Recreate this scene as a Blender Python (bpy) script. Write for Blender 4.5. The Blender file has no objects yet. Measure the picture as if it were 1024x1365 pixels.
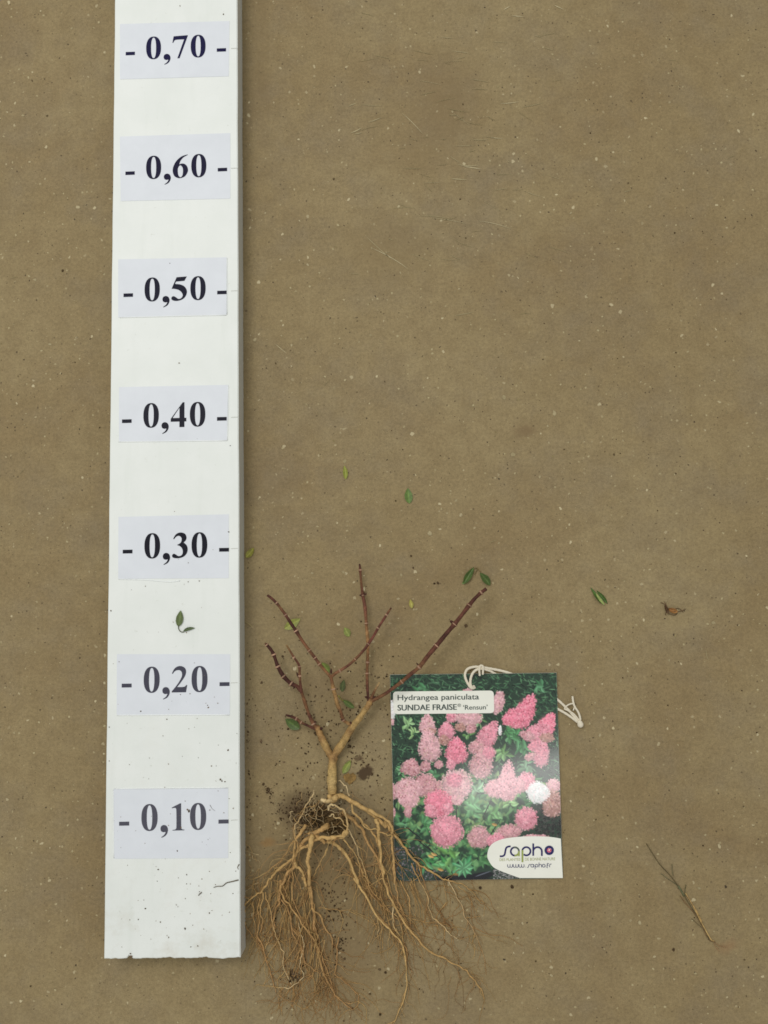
import bpy, bmesh, math, random
import numpy as np
from mathutils import Matrix, Vector

SC = bpy.context.scene
COL = SC.collection
random.seed(7)
RNG = np.random.default_rng(11)

# ------------------------------------------------------------------ camera, light, exposure
F_PX, IMG_W, IMG_H = 1300.0, 1024.0, 1365.0
CAM = np.array([0.22898317, 0.24541751, 0.7520902])
PITCH, YAW, ROLL = 0.10758722, 0.02979978, -0.02240895
BOARD_W, BOARD_END, BOARD_T = 0.09914834, 0.00409681, 0.022


def _rot(p, y, r):
    cx, sx, cy, sy, cz, sz = math.cos(p), math.sin(p), math.cos(y), math.sin(y), math.cos(r), math.sin(r)
    Rx = np.array([[1, 0, 0], [0, cx, -sx], [0, sx, cx]])
    Ry = np.array([[cy, 0, sy], [0, 1, 0], [-sy, 0, cy]])
    Rz = np.array([[cz, -sz, 0], [sz, cz, 0], [0, 0, 1]])
    return Rz @ Rx @ Ry


CR = _rot(PITCH, YAW, ROLL)
cam_data = bpy.data.cameras.new('camera')
cam_data.sensor_fit = 'VERTICAL'
cam_data.sensor_height = 24.0
cam_data.lens = 24.0 * F_PX / IMG_H
cam_data.clip_start = 0.01
cam_data.clip_end = 50.0
cam = bpy.data.objects.new('camera', cam_data)
COL.objects.link(cam)
M4 = Matrix([list(CR[i]) + [CAM[i]] for i in range(3)] + [[0, 0, 0, 1]])
cam.matrix_world = M4
SC.camera = cam

world = bpy.data.worlds.new('World')
SC.world = world
world.use_nodes = True
bg = world.node_tree.nodes['Background']
bg.inputs['Color'].default_value = (1.0, 0.99, 0.975, 1)
bg.inputs['Strength'].default_value = 0.56


def area_lamp(name, loc, target, sx, sy, power, color, rz=0.0):
    d = bpy.data.lights.new(name, 'AREA')
    d.shape = 'RECTANGLE'
    d.size, d.size_y, d.energy, d.color = sx, sy, power, color
    o = bpy.data.objects.new(name, d)
    o.location = loc
    q = (Vector(target) - Vector(loc)).to_track_quat('-Z', 'Y')
    o.rotation_euler = (q @ Matrix.Rotation(rz, 3, 'Z').to_quaternion()).to_euler()
    COL.objects.link(o)
    return o


# hall lighting: a bank of ceiling lamps up and to the left, one tube behind the photographer
area_lamp('ceiling_lamp_bank', (-0.75, 1.55, 2.9), (0.15, 0.35, 0), 1.7, 1.3, 47.0, (1.0, 0.985, 0.96))
area_lamp('ceiling_tube', (0.62, -0.29, 2.6), (0.62, -0.29, 0), 0.52, 0.12, 2.0, (1.0, 0.98, 0.95), 0.22)

SC.view_settings.view_transform = 'Standard'
SC.view_settings.look = 'None'
SC.view_settings.gamma = 1.0
SC.view_settings.use_curve_mapping = False
SC.view_settings.exposure = 0.0
SC.cycles.filter_width = 1.65          # the compact camera's slight softness


# ------------------------------------------------------------------ helpers
def fp(px, py, z=0.0):
    """point of the plane at height z that is seen at the photograph's pixel"""
    d = CR @ np.array([(px - IMG_W / 2) / F_PX, (IMG_H / 2 - py) / F_PX, -1.0])
    t = (z - CAM[2]) / d[2]
    return CAM + d * t


MPP = 0.752 / F_PX        # metres per photograph pixel, about


def lin(r, g, b):
    f = lambda c: c / 255 / 12.92 if c / 255 <= 0.04045 else ((c / 255 + 0.055) / 1.055) ** 2.4
    return (f(r), f(g), f(b))


def mesh_obj(name, verts, faces, mat, parent=None, smooth=True, colors=None):
    me = bpy.data.meshes.new(name)
    me.from_pydata([tuple(map(float, v)) for v in verts], [], faces)
    me.validate()
    if smooth:
        me.polygons.foreach_set('use_smooth', [True] * len(me.polygons))
    if colors is not None:
        a = me.color_attributes.new('Col', 'FLOAT_COLOR', 'POINT')
        c = np.ones((len(me.vertices), 4), dtype=np.float32)
        c[:, :3] = np.asarray(colors, dtype=np.float32)
        a.data.foreach_set('color', c.ravel())
    me.materials.append(mat)
    me.update()
    o = bpy.data.objects.new(name, me)
    COL.objects.link(o)
    if parent is not None:
        o.parent = parent
        bpy_inv = parent.matrix_basis.inverted() if parent.parent is None else (parent.parent.matrix_basis @ parent.matrix_parent_inverse @ parent.matrix_basis).inverted()
        o.matrix_parent_inverse = bpy_inv
    return o


def thing(name, label, cat, loc, group=None):
    o = bpy.data.objects.new(name, None)
    o.empty_display_size = 0.01
    COL.objects.link(o)
    o.location = tuple(map(float, loc))
    return tag(o, label, cat, group)


def tag(o, label, cat, group=None, kind=None):
    o['label'] = label
    o['category'] = cat
    if group:
        o['group'] = group
    if kind:
        o['kind'] = kind
    return o


class NT:
    """small node-tree writer"""

    def __init__(self, name):
        self.m = bpy.data.materials.new(name)
        self.m.use_nodes = True
        self.t = self.m.node_tree
        self.b = self.t.nodes['Principled BSDF']
        self.b.inputs['Roughness'].default_value = 0.6

    def n(self, typ, **kw):
        nd = self.t.nodes.new(typ)
        for k, v in kw.items():
            setattr(nd, k, v)
        return nd

    def l(self, a, b):
        self.t.links.new(a, b)

    def pos(self):
        if not hasattr(self, '_p'):
            self._p = self.n('ShaderNodeNewGeometry').outputs['Position']
        return self._p

    def noise(self, scale, detail=4, rough=0.55, vec=None, dist=0.0):
        nd = self.n('ShaderNodeTexNoise')
        nd.inputs['Scale'].default_value = scale
        nd.inputs['Detail'].default_value = detail
        nd.inputs['Roughness'].default_value = rough
        nd.inputs['Distortion'].default_value = dist
        self.l(vec if vec is not None else self.pos(), nd.inputs['Vector'])
        return nd

    def ramp(self, src, stops, interp='LINEAR'):
        r = self.n('ShaderNodeValToRGB')
        r.color_ramp.interpolation = interp
        e = r.color_ramp.elements
        while len(e) < len(stops):
            e.new(0.5)
        for i, (p, c) in enumerate(stops):
            e[i].position = p
            e[i].color = (c, c, c, 1) if isinstance(c, (int, float)) else tuple(c) + (1,)
        self.l(src, r.inputs['Fac'])
        return r.outputs['Color']

    def mix(self, fac, a, b, mode='MIX'):
        m = self.n('ShaderNodeMix', data_type='RGBA', blend_type=mode)
        for i, v in ((0, fac), (6, a), (7, b)):
            if isinstance(v, (int, float)):
                m.inputs[i].default_value = v if i == 0 else (v, v, v, 1)
            elif isinstance(v, tuple):
                m.inputs[i].default_value = v + (1,)
            else:
                self.l(v, m.inputs[i])
        return m.outputs[2]

    def math(self, op, a, b=0.0):
        m = self.n('ShaderNodeMath', operation=op)
        for i, v in ((0, a), (1, b)):
            if isinstance(v, (int, float)):
                m.inputs[i].default_value = v
            else:
                self.l(v, m.inputs[i])
        return m.outputs[0]

    def attr(self):
        a = self.n('ShaderNodeAttribute')
        a.attribute_name = 'Col'
        return a.outputs['Color']

    def bump(self, h, strength, dist=0.001):
        b = self.n('ShaderNodeBump')
        b.inputs['Strength'].default_value = strength
        b.inputs['Distance'].default_value = dist
        self.l(h, b.inputs['Height'])
        self.l(b.outputs['Normal'], self.b.inputs['Normal'])

    def done(self, color=None, rough=None, spec=None):
        if color is not None:
            if isinstance(color, tuple):
                self.b.inputs['Base Color'].default_value = color + (1,)
            else:
                self.l(color, self.b.inputs['Base Color'])
        if rough is not None:
            if isinstance(rough, (int, float)):
                self.b.inputs['Roughness'].default_value = rough
            else:
                self.l(rough, self.b.inputs['Roughness'])
        if spec is not None:
            self.b.inputs['Specular IOR Level'].default_value = spec
        return self.m


# ------------------------------------------------------------------ materials
def floor_material():
    k = NT('concrete')
    base, warm, pale, grey = lin(140, 123, 87), lin(128, 108, 74), lin(148, 132, 96), lin(129, 116, 91)
    c = k.mix(k.ramp(k.noise(5.5, 5, 0.6).outputs['Fac'], [(0.36, 0.0), (0.66, 1.0)]), base, pale)
    off = k.n('ShaderNodeVectorMath', operation='ADD')
    k.l(k.pos(), off.inputs[0]); off.inputs[1].default_value = (3.1, 1.7, 0.4)
    c = k.mix(k.ramp(k.noise(7.5, 6, 0.62, off.outputs[0], 0.4).outputs['Fac'], [(0.48, 0.0), (0.75, 0.8)]), c, warm)
    c = k.mix(k.ramp(k.noise(21, 5, 0.65, off.outputs[0]).outputs['Fac'], [(0.46, 0.0), (0.72, 0.6)]), c, grey)
    c = k.mix(k.ramp(k.noise(75, 4, 0.7).outputs['Fac'], [(0.32, 0.42), (0.62, 0.0)]), c, lin(118, 101, 69))
    # fine sand grain
    g1 = k.noise(420, 3, 0.7)
    c = k.mix(0.55, c, k.ramp(g1.outputs['Fac'], [(0.28, 0.70), (0.5, 1.0), (0.72, 1.28)]), 'MULTIPLY')
    g2 = k.noise(1300, 2, 0.6)
    c = k.mix(0.5, c, k.ramp(g2.outputs['Fac'], [(0.3, 0.72), (0.5, 1.0), (0.7, 1.25)]), 'MULTIPLY')

    def specks(scale, cut, size, col, c, strength, seed):
        add = k.n('ShaderNodeVectorMath', operation='ADD')
        k.l(k.pos(), add.inputs[0]); add.inputs[1].default_value = (seed, seed * 0.7, seed * .3)
        wob = k.noise(scale * 2.2, 2, 0.5, add.outputs[0])
        mixv = k.n('ShaderNodeVectorMath', operation='SCALE'); k.l(wob.outputs['Color'], mixv.inputs[0]); mixv.inputs['Scale'].default_value = 0.55 / scale
        ad2 = k.n('ShaderNodeVectorMath', operation='ADD'); k.l(add.outputs[0], ad2.inputs[0]); k.l(mixv.outputs[0], ad2.inputs[1])
        v = k.n('ShaderNodeTexVoronoi', voronoi_dimensions='2D'); v.inputs['Scale'].default_value = scale
        k.l(ad2.outputs[0], v.inputs['Vector'])
        sep = k.n('ShaderNodeSeparateColor'); k.l(v.outputs['Color'], sep.inputs[0])
        sel = k.math('GREATER_THAN', sep.outputs[0], cut)
        rad = k.math('MULTIPLY', sep.outputs[1], size)
        ins = k.math('SUBTRACT', rad, v.outputs['Distance'])
        m = k.ramp(ins, [(0.0, 0.0), (0.035, 1.0)])
        return k.mix(k.math('MULTIPLY', k.math('MULTIPLY', sel, m), k.math('MULTIPLY', sep.outputs[2], strength)), c, col)
    c = specks(150, 0.90, 0.20, lin(190, 178, 142), c, 1.0, 2.3)
    c = specks(260, 0.88, 0.22, lin(176, 164, 126), c, 1.0, 5.1)
    c = specks(330, 0.86, 0.22, lin(66, 54, 38), c, 1.0, 8.2)
    c = specks(140, 0.95, 0.12, lin(52, 42, 30), c, 1.0, 9.7)

    # placed floor tones, each a stain: px, py, rx, ry (photograph pixels), angle, colour, strength, softness
    stains_and_shade = [
        (487, 1030, 13, 8.5, 35, lin(70, 53, 33), 0.95, 0.35), (478, 1011, 8, 4, 40, lin(84, 66, 43), 0.8, 0.5),
        (357, 1124, 13, 8, 10, lin(142, 106, 58), 0.55, 0.7), (398, 1080, 36, 34, 0, lin(80, 64, 42), 0.75, 0.7),
        (428, 1092, 42, 26, 0, lin(84, 68, 44), 0.7, 0.9),
        (450, 1170, 150, 150, 0, lin(112, 94, 62), 0.55, 1.0), (700, 575, 26, 14, 0, lin(118, 98, 68), 0.7, 0.9),
        (430, 1290, 120, 80, 0, lin(112, 94, 66), 0.4, 1.0),
        (590, 150, 75, 150, -18, lin(123, 104, 71), 0.5, 1.0), (520, 330, 110, 80, 12, lin(124, 106, 72), 0.45, 1.0),
        (452, 940, 70, 70, 0, lin(112, 95, 64), 0.4, 1.0), (970, 1262, 22, 12, 20, lin(140, 104, 72), 0.4, 1.0),
        (348, 60, 24, 260, 0, lin(116, 98, 66), 0.35, 1.0),  # the board's soft shadow, painted as a darker strip along its right side
    ]
    wn = k.noise(160, 3, 0.6)
    wsub = k.n('ShaderNodeVectorMath', operation='SUBTRACT'); k.l(wn.outputs['Color'], wsub.inputs[0]); wsub.inputs[1].default_value = (.5, .5, .5)
    wsc = k.n('ShaderNodeVectorMath', operation='SCALE'); k.l(wsub.outputs[0], wsc.inputs[0]); wsc.inputs['Scale'].default_value = 0.009
    wp = k.n('ShaderNodeVectorMath', operation='ADD'); k.l(k.pos(), wp.inputs[0]); k.l(wsc.outputs[0], wp.inputs[1])
    for (px, py, rx, ry, an, col, st, soft) in stains_and_shade:
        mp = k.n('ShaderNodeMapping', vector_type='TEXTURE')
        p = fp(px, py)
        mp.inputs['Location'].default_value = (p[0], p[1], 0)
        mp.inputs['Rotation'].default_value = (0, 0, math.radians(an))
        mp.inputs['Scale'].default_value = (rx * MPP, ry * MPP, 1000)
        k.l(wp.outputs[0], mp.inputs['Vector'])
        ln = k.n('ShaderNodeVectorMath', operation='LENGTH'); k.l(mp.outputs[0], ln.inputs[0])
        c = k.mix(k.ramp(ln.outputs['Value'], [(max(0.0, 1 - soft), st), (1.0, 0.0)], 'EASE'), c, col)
    h = k.math('ADD', k.math('MULTIPLY', g1.outputs['Fac'], 0.6), k.math('MULTIPLY', g2.outputs['Fac'], 0.4))
    k.bump(h, 0.35, 0.0006)
    return k.done(c, 0.72, 0.25)


def attr_material(name, grain_scale, lo, hi, rough, spec, bump=0.0, stretch=None):
    k = NT(name)
    nz = k.noise(grain_scale, 4, 0.65)
    nz2 = k.noise(grain_scale * 5, 2, 0.6)
    c = k.mix(1.0, k.attr(), k.ramp(nz.outputs['Fac'], [(0.3, lo), (0.7, hi)]), 'MULTIPLY')
    c = k.mix(0.6, c, k.ramp(nz2.outputs['Fac'], [(0.3, lo), (0.7, hi)]), 'MULTIPLY')
    if bump:
        k.bump(nz2.outputs['Fac'], bump, 0.0006)
    return k.done(c, rough, spec)


MAT = {}
MAT['floor'] = floor_material()
MAT['bark'] = attr_material('bark', 330, 0.58, 1.32, 0.65, 0.2, 0.9)
MAT['root'] = attr_material('root_skin', 260, 0.68, 1.3, 0.7, 0.15, 0.6)
MAT['leaf'] = attr_material('leaf', 380, 0.78, 1.2, 0.42, 0.4, 0.3)
MAT['soil'] = attr_material('soil', 700, 0.6, 1.4, 0.9, 0.1, 0.5)
MAT['chip'] = attr_material('floor_marks', 900, 0.8, 1.15, 0.8, 0.15)
MAT['ink'] = attr_material('ink', 500, 0.92, 1.08, 0.6, 0.12)


def painted_board():
    k = NT('white_paint')
    c = k.mix(k.ramp(k.noise(28, 4, 0.6).outputs['Fac'], [(0.35, 0.0), (0.75, 1.0)]), lin(228, 232, 227), lin(221, 226, 220))
    st = k.n('ShaderNodeMapping'); st.inputs['Scale'].default_value = (90, 9, 20); k.l(k.pos(), st.inputs['Vector'])
    c = k.mix(k.ramp(k.noise(1.0, 4, 0.6, st.outputs[0]).outputs['Fac'], [(0.55, 0.0), (0.8, 0.25)]), c, lin(205, 212, 203))
    c = k.mix(k.ramp(k.noise(240, 3, 0.7).outputs['Fac'], [(0.66, 0.0), (0.76, 0.5)]), c, lin(196, 199, 188))
    # grime rubbed into the lower end
    sep = k.n('ShaderNodeSeparateXYZ'); k.l(k.pos(), sep.inputs[0])
    g = k.math('MULTIPLY', k.ramp(sep.outputs[1], [(0.0, 0.4), (0.05, 0.12), (0.25, 0.0)]), k.ramp(k.noise(46, 5, 0.7).outputs['Fac'], [(0.5, 0.0), (0.7, 1.0)]))
    c = k.mix(g, c, lin(188, 180, 160))
    # the sides are greyer
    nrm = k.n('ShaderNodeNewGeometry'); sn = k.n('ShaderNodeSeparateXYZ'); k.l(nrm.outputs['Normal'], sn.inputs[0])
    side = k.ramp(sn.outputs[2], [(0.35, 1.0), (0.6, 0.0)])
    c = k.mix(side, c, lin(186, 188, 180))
    k.bump(k.noise(120, 4, 0.6).outputs['Fac'], 0.12, 0.0006)
    return k.done(c, 0.45, 0.35)


MAT['board'] = painted_board()


def paper(name, rgb, rough, coat=0.0):
    k = NT(name)
    c = k.mix(k.ramp(k.noise(60, 4, 0.6).outputs['Fac'], [(0.3, 0.0), (0.75, 1.0)]), lin(*rgb), lin(*[v - 6 for v in rgb]))
    k.bump(k.noise(90, 3, 0.5).outputs['Fac'], 0.06, 0.0006)
    k.b.inputs['Coat Weight'].default_value = coat
    k.b.inputs['Coat Roughness'].default_value = 0.22
    return k.done(c, rough, 0.4)


MAT['sticker'] = paper('sticker_paper', (218, 223, 228), 0.5)
MAT['tape'] = paper('tape_edge', (236, 240, 238), 0.3)  # whiter than the stickers: highlight put into the colour
MAT['panel'] = paper('printed_panel', (232, 233, 220), 0.4, 1.0)
MAT['string'] = paper('cotton_string', (222, 214, 192), 0.9)


def print_material():
    k = NT('glossy_print')
    k.b.inputs['Coat Weight'].default_value = 1.0
    k.b.inputs['Coat Roughness'].default_value = 0.11
    k.bump(k.noise(14, 2, 0.5).outputs['Fac'], 0.06, 0.004)
    return k.done(k.attr(), 0.6, 0.0)


MAT['print'] = print_material()


# ------------------------------------------------------------------ geometry builders
def catmull(pts, sub):
    P = np.asarray(pts, float)
    if len(P) < 3:
        t = np.linspace(0, 1, sub * max(1, len(P) - 1) + 1)[:, None]
        return P[0] * (1 - t) + P[-1] * t
    E = np.vstack([2 * P[0] - P[1], P, 2 * P[-1] - P[-2]])
    out = []
    for i in range(1, len(E) - 2):
        p0, p1, p2, p3 = E[i - 1:i + 3]
        for s in range(sub):
            t = s / sub
            out.append(0.5 * (2 * p1 + (p2 - p0) * t + (2 * p0 - 5 * p1 + 4 * p2 - p3) * t * t + (3 * p1 - p0 - 3 * p2 + p3) * t ** 3))
    out.append(P[-1])
    return np.array(out)


def tube(P, R, sides=6, cap=True):
    P = np.asarray(P, float)
    n = len(P)
    T = np.gradient(P, axis=0)
    T /= np.linalg.norm(T, axis=1)[:, None] + 1e-12
    up = np.array([0, 0, 1.0])
    V, Fc = [], []
    a = np.arange(sides) * 2 * math.pi / sides
    for i in range(n):
        s = np.cross(T[i], up)
        if np.linalg.norm(s) < 1e-3:
            s = np.cross(T[i], [0, 1, 0])
        s /= np.linalg.norm(s)
        u = np.cross(s, T[i])
        V.append(P[i] + R[i] * (np.cos(a)[:, None] * s + np.sin(a)[:, None] * u))
    V = np.vstack(V)
    for i in range(n - 1):
        for j in range(sides):
            k = (j + 1) % sides
            Fc.append((i * sides + j, i * sides + k, (i + 1) * sides + k, (i + 1) * sides + j))
    if cap:
        Fc.append(tuple(range(sides - 1, -1, -1)))
        Fc.append(tuple(range((n - 1) * sides, n * sides)))
    return V, Fc


class Soup:
    def __init__(self):
        self.v, self.f, self.c, self.n = [], [], [], 0

    def add(self, V, F, col):
        V = np.asarray(V, float)
        self.v.append(V)
        self.f += [tuple(i + self.n for i in f) for f in F]
        col = np.asarray(col, float)
        self.c.append(np.tile(col, (len(V), 1)) if col.ndim == 1 else col)
        self.n += len(V)

    def build(self, name, mat, parent=None, smooth=True):
        return mesh_obj(name, np.vstack(self.v), self.f, mat, parent, smooth, np.vstack(self.c))


def fill2d(loops):
    """faces of closed 2-D outlines, inner loops cut as holes"""
    cu = bpy.data.curves.new('outline', 'CURVE')
    cu.dimensions = '2D'
    cu.fill_mode = 'BOTH'
    for lp in loops:
        s = cu.splines.new('POLY')
        s.points.add(len(lp) - 1)
        for p, q in zip(s.points, lp):
            p.co = (q[0], q[1], 0, 1)
        s.use_cyclic_u = True
    return curve_mesh(cu)


def curve_mesh(cu):
    o = bpy.data.objects.new('outline', cu)
    COL.objects.link(o)
    dg = bpy.context.evaluated_depsgraph_get()
    me = bpy.data.meshes.new_from_object(o.evaluated_get(dg))
    V = np.array([v.co[:] for v in me.vertices])[:, :2]
    F = [tuple(p.vertices) for p in me.polygons]
    if len(F):
        # all faces up
        out = []
        for f in F:
            q = V[list(f)]
            ar = sum(q[i - 1][0] * q[i][1] - q[i][0] * q[i - 1][1] for i in range(len(q)))
            out.append(f if ar > 0 else f[::-1])
        F = out
    bpy.data.objects.remove(o)
    bpy.data.meshes.remove(me)
    bpy.data.curves.remove(cu)
    return V, F


def text2d(s, size=1.0):
    cu = bpy.data.curves.new('text', 'FONT')
    cu.body = s
    cu.size = size
    cu.resolution_u = 4
    return curve_mesh(cu)


def smooth_loop(pts, sub=6):
    """closed outline; a point given as (x, y, 1) is a corner"""
    n = len(pts)
    P = [np.array(p[:2], float) for p in pts]
    corner = [len(p) > 2 for p in pts]
    T = [np.zeros(2) if corner[i] else (P[(i + 1) % n] - P[i - 1]) * 0.5 for i in range(n)]
    out = []
    for i in range(n):
        j = (i + 1) % n
        if corner[i] and corner[j]:
            out.append(P[i]); continue
        L = np.linalg.norm(P[j] - P[i])
        t0, t1 = T[i], T[j]
        t0 = t0 * min(1, L / (np.linalg.norm(t0) + 1e-9)); t1 = t1 * min(1, L / (np.linalg.norm(t1) + 1e-9))
        for k in range(sub):
            t = k / sub
            out.append((2 * t**3 - 3 * t**2 + 1) * P[i] + (t**3 - 2 * t**2 + t) * t0 + (-2 * t**3 + 3 * t**2) * P[j] + (t**3 - t**2) * t1)
    return out


def ribbon2d(pts, w, sub=6):
    P = catmull(pts, sub) if len(pts) > 2 else np.asarray(pts, float)
    T = np.gradient(P, axis=0)
    T /= np.linalg.norm(T, axis=1)[:, None]
    N = np.stack([-T[:, 1], T[:, 0]], 1) * w / 2
    V = np.vstack([P + N, P - N])
    n = len(P)
    F = []
    for i in range(n - 1):
        f = (i, i + n, i + n + 1, i + 1)
        F.append(f)
    return V, F


def face_up(V, F):
    out = []
    for f in F:
        q = V[list(f)]
        ar = sum(q[i - 1][0] * q[i][1] - q[i][0] * q[i - 1][1] for i in range(len(q)))
        out.append(f if ar > 0 else tuple(f[::-1]))
    return out


def slab(loop, z0, z1):
    """an outline given thickness"""
    L = np.asarray(loop, float)[:, :2]
    V2, F2 = fill2d([L])
    n = len(L)
    V = [(*p, z1) for p in V2] + [(*p, z1) for p in L] + [(*p, z0) for p in L]
    m = len(V2)
    area = sum(L[i - 1][0] * L[i][1] - L[i][0] * L[i - 1][1] for i in range(n))
    F = list(F2)
    for i in range(n):
        j = (i + 1) % n
        f = (m + i, m + n + i, m + n + j, m + j)
        F.append(f if area > 0 else f[::-1])
    return V, F


# ------------------------------------------------------------------ floor
S = 3.0
floor = mesh_obj('floor', [(-S, -S, 0), (S, -S, 0), (S, S, 0), (-S, S, 0)], [(0, 1, 2, 3)], MAT['floor'], smooth=False)
floor['kind'] = 'structure'
floor['label'] = 'worn brown concrete floor with pale grit and scratches'


def blob(cx, cy, r, aspect, ang, n=7):
    a = np.arange(n) * 2 * math.pi / n + random.random()
    rr = r * (0.7 + 0.6 * RNG.random(n))
    x, y = rr * np.cos(a), rr * np.sin(a) * aspect
    c, s = math.cos(ang), math.sin(ang)
    return np.stack([cx + x * c - y * s, cy + x * s + y * c], 1)


marks = Soup()
ZM = 0.00025


def flat_blob(px, py, r_px, col, aspect=0.7):
    p = fp(px, py)
    b = blob(p[0], p[1], r_px * MPP, aspect, random.random() * 3.1)
    marks.add([(x, y, ZM) for x, y in b], [tuple(range(len(b)))], lin(*col))


# paler chips that can be seen one by one, then a scatter
for px, py, r in ((573, 711, 4.2), (684, 606, 3.6), (739, 551, 3.4), (951, 830, 2.8), (487, 667, 1.8), (493, 606, 1.5), (535, 766, 2.2), (458, 763, 2.2), (416, 764, 2.2),
                  (596, 684, 1.8), (614, 687, 3.0), (608, 667, 2.2), (665, 724, 1.8), (672, 530, 3.0), (730, 568, 1.6), (892, 880, 1.8), (1001, 867, 2.0), (410, 353, 2.2), (603, 149, 2.2),
                  (437, 965, 2.8), (430, 1053, 2.2), (455, 1054, 2.4), (404, 1184, 2.0), (959, 1128, 2.8), (940, 1113, 2.0), (853, 1230, 2.6), (932, 1184, 2.0), (872, 1275, 2), (337, 1160, 2),
                  (340, 453, 3), (389, 460, 2), (761, 284, 2), (494, 447, 2), (453, 1270, 2.2), (341, 1337, 1.8), (460, 1200, 1.8), (47, 373, 2.6), (67, 459, 2), (31, 154, 2), (96, 38, 2),
                  (460, 615, 3.2), (555, 812, 1.8), (800, 980, 2.2), (858, 1010, 2), (830, 1090, 1.8), (690, 1250, 2.4), (735, 1300, 2), (640, 1345, 2.2)):
    v = random.randint(-14, 10)
    flat_blob(px, py, r, (168 + v, 155 + v, 120 + v))
for i in range(430):
    px, py = random.uniform(-60, 1090), random.uniform(-60, 1430)
    v = random.uniform(-34, 16)
    flat_blob(px, py, min(0.45 + random.expovariate(2.2), 2.0), (162 + v, 148 + v, 111 + v), random.uniform(0.35, 1))
for i in range(300):
    px, py = random.uniform(-60, 1090), random.uniform(-60, 1430)
    v = random.uniform(-14, 24)
    flat_blob(px, py, min(0.5 + random.expovariate(2.6), 1.8), (88 + v, 74 + v, 50 + v), random.uniform(0.4, 1))
marks.build('grit', MAT['chip'], floor, False)['kind'] = 'stuff'

scr = Soup()


def scratch(px, py, length, ang, w=0.9, bend=0.0, v=0):
    n = 6
    P = []
    for i in range(n):
        t = i / (n - 1) - 0.5
        a = math.radians(ang)
        x, y = t * length, bend * (t * t - 0.25) * length
        P.append(fp(px + x * math.cos(a) - y * math.sin(a), py + x * math.sin(a) + y * math.cos(a))[:2])
    P = np.array(P)
    T = np.gradient(P, axis=0); T /= np.linalg.norm(T, axis=1)[:, None]
    N = np.stack([-T[:, 1], T[:, 0]], 1)
    ww = w * MPP * 0.5 * np.array([0.15, 0.8, 1, 0.9, 0.7, 0.1])[:, None]
    V = np.vstack([P + N * ww, P - N * ww])
    V = np.column_stack([V, np.full(len(V), ZM * 1.6)])
    F = face_up(V[:, :2], [(i, i + n, i + n + 1, i + 1) for i in range(n - 1)])
    scr.add(V, F, lin(172 + v, 160 + v, 124 + v))


for a in ((475, 174, 16, -25, 1.4), (478, 178, 10, -10, 1.2), (630, 224, 24, 8, 1.2), (640, 186, 24, 0, 1.0), (612, 239, 22, 4, 1.6), (625, 220, 30, 2, 1), (680, 137, 26, -6, 1),
          (676, 11, 10, -30, 1.2), (745, 10, 14, 25, 1.1), (690, 22, 16, 5, 1), (662, 184, 18, 5, 1), (580, 290, 40, 6, .9), (520, 345, 60, 30, 1), (505, 330, 50, 42, .8), (470, 140, 12, -20, .9),
          (550, 165, 40, 45, .8), (375, 465, 20, 40, 1), (600, 295, 50, 10, .8), (660, 300, 44, 14, .8), (615, 70, 24, 8, .8), (640, 108, 26, 10, .9), (710, 140, 30, -12, .8), (500, 160, 20, -20, .9)):
    scratch(*a[:4], a[4], random.uniform(-.2, .2), random.randint(-18, 16))
for i in range(70):
    t = random.random()
    px, py = random.gauss(600, 85), random.gauss(190, 120)
    scratch(px, py, random.uniform(6, 34), random.gauss(6, 16), random.uniform(.4, .8), random.uniform(-.2, .2), random.randint(-34, -6))
for i in range(60):
    scratch(random.uniform(0, 1024), random.uniform(0, 1365), random.uniform(5, 18), random.uniform(0, 180), random.uniform(.35, .7), random.uniform(-.3, .3), random.randint(-40, -10))
scr.build('scratches', MAT['chip'], floor, False)['kind'] = 'stuff'

# ------------------------------------------------------------------ measuring board
board = thing('measuring_board', 'long white painted board lying on the floor with numbered height stickers', 'board', (BOARD_W / 2, BOARD_END, 0))
x0, x1, y0, y1 = 0.0, BOARD_W, BOARD_END, 1.02
loop = []
nb = 60
for i in range(nb + 1):
    t = i / nb
    j = 0.00055 * (random.random() - 0.5)
    for c, w, d in ((0.186, 0.012, 0.0022), (0.47, 0.03, 0.0006), (0.86, 0.04, -0.0008), (0.74, 0.02, 0.0007)):
        j += d * math.exp(-((t - c) / w) ** 2)
    loop.append((x0 + (x1 - x0) * t, y0 + j))
for t in np.linspace(0.02, 1, 40):
    loop.append((x1 + random.uniform(-.00025, .0001), y0 + (y1 - y0) * t))
for t in np.linspace(1, 0.02, 40):
    loop.append((x0 + random.uniform(-.0001, .0002), y0 + (y1 - y0) * t))
bm = bmesh.new()
top = [bm.verts.new((x, y, BOARD_T)) for x, y in loop]
ft = bm.faces.new(top)
r = bmesh.ops.extrude_face_region(bm, geom=[ft])
for v in [g for g in r['geom'] if isinstance(g, bmesh.types.BMVert)]:
    v.co.z = 0.0
bm.normal_update()
edges = [e for e in bm.edges if all(abs(v.co.z - BOARD_T) < 1e-6 for v in e.verts)]
if ft.is_valid and ft.normal.z < 0:
    ft.normal_flip()
bmesh.ops.recalc_face_normals(bm, faces=bm.faces)
edges = [e for e in bm.edges if all(abs(v.co.z - BOARD_T) < 1e-6 for v in e.verts)]
bmesh.ops.bevel(bm, geom=edges, offset=0.0006, segments=2, affect='EDGES')
me = bpy.data.meshes.new('plank')
bm.to_mesh(me); bm.free()
me.materials.append(MAT['board'])
plank = bpy.data.objects.new('plank', me)
COL.objects.link(plank)
plank.parent = board
plank.matrix_parent_inverse = board.matrix_basis.inverted()

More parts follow.
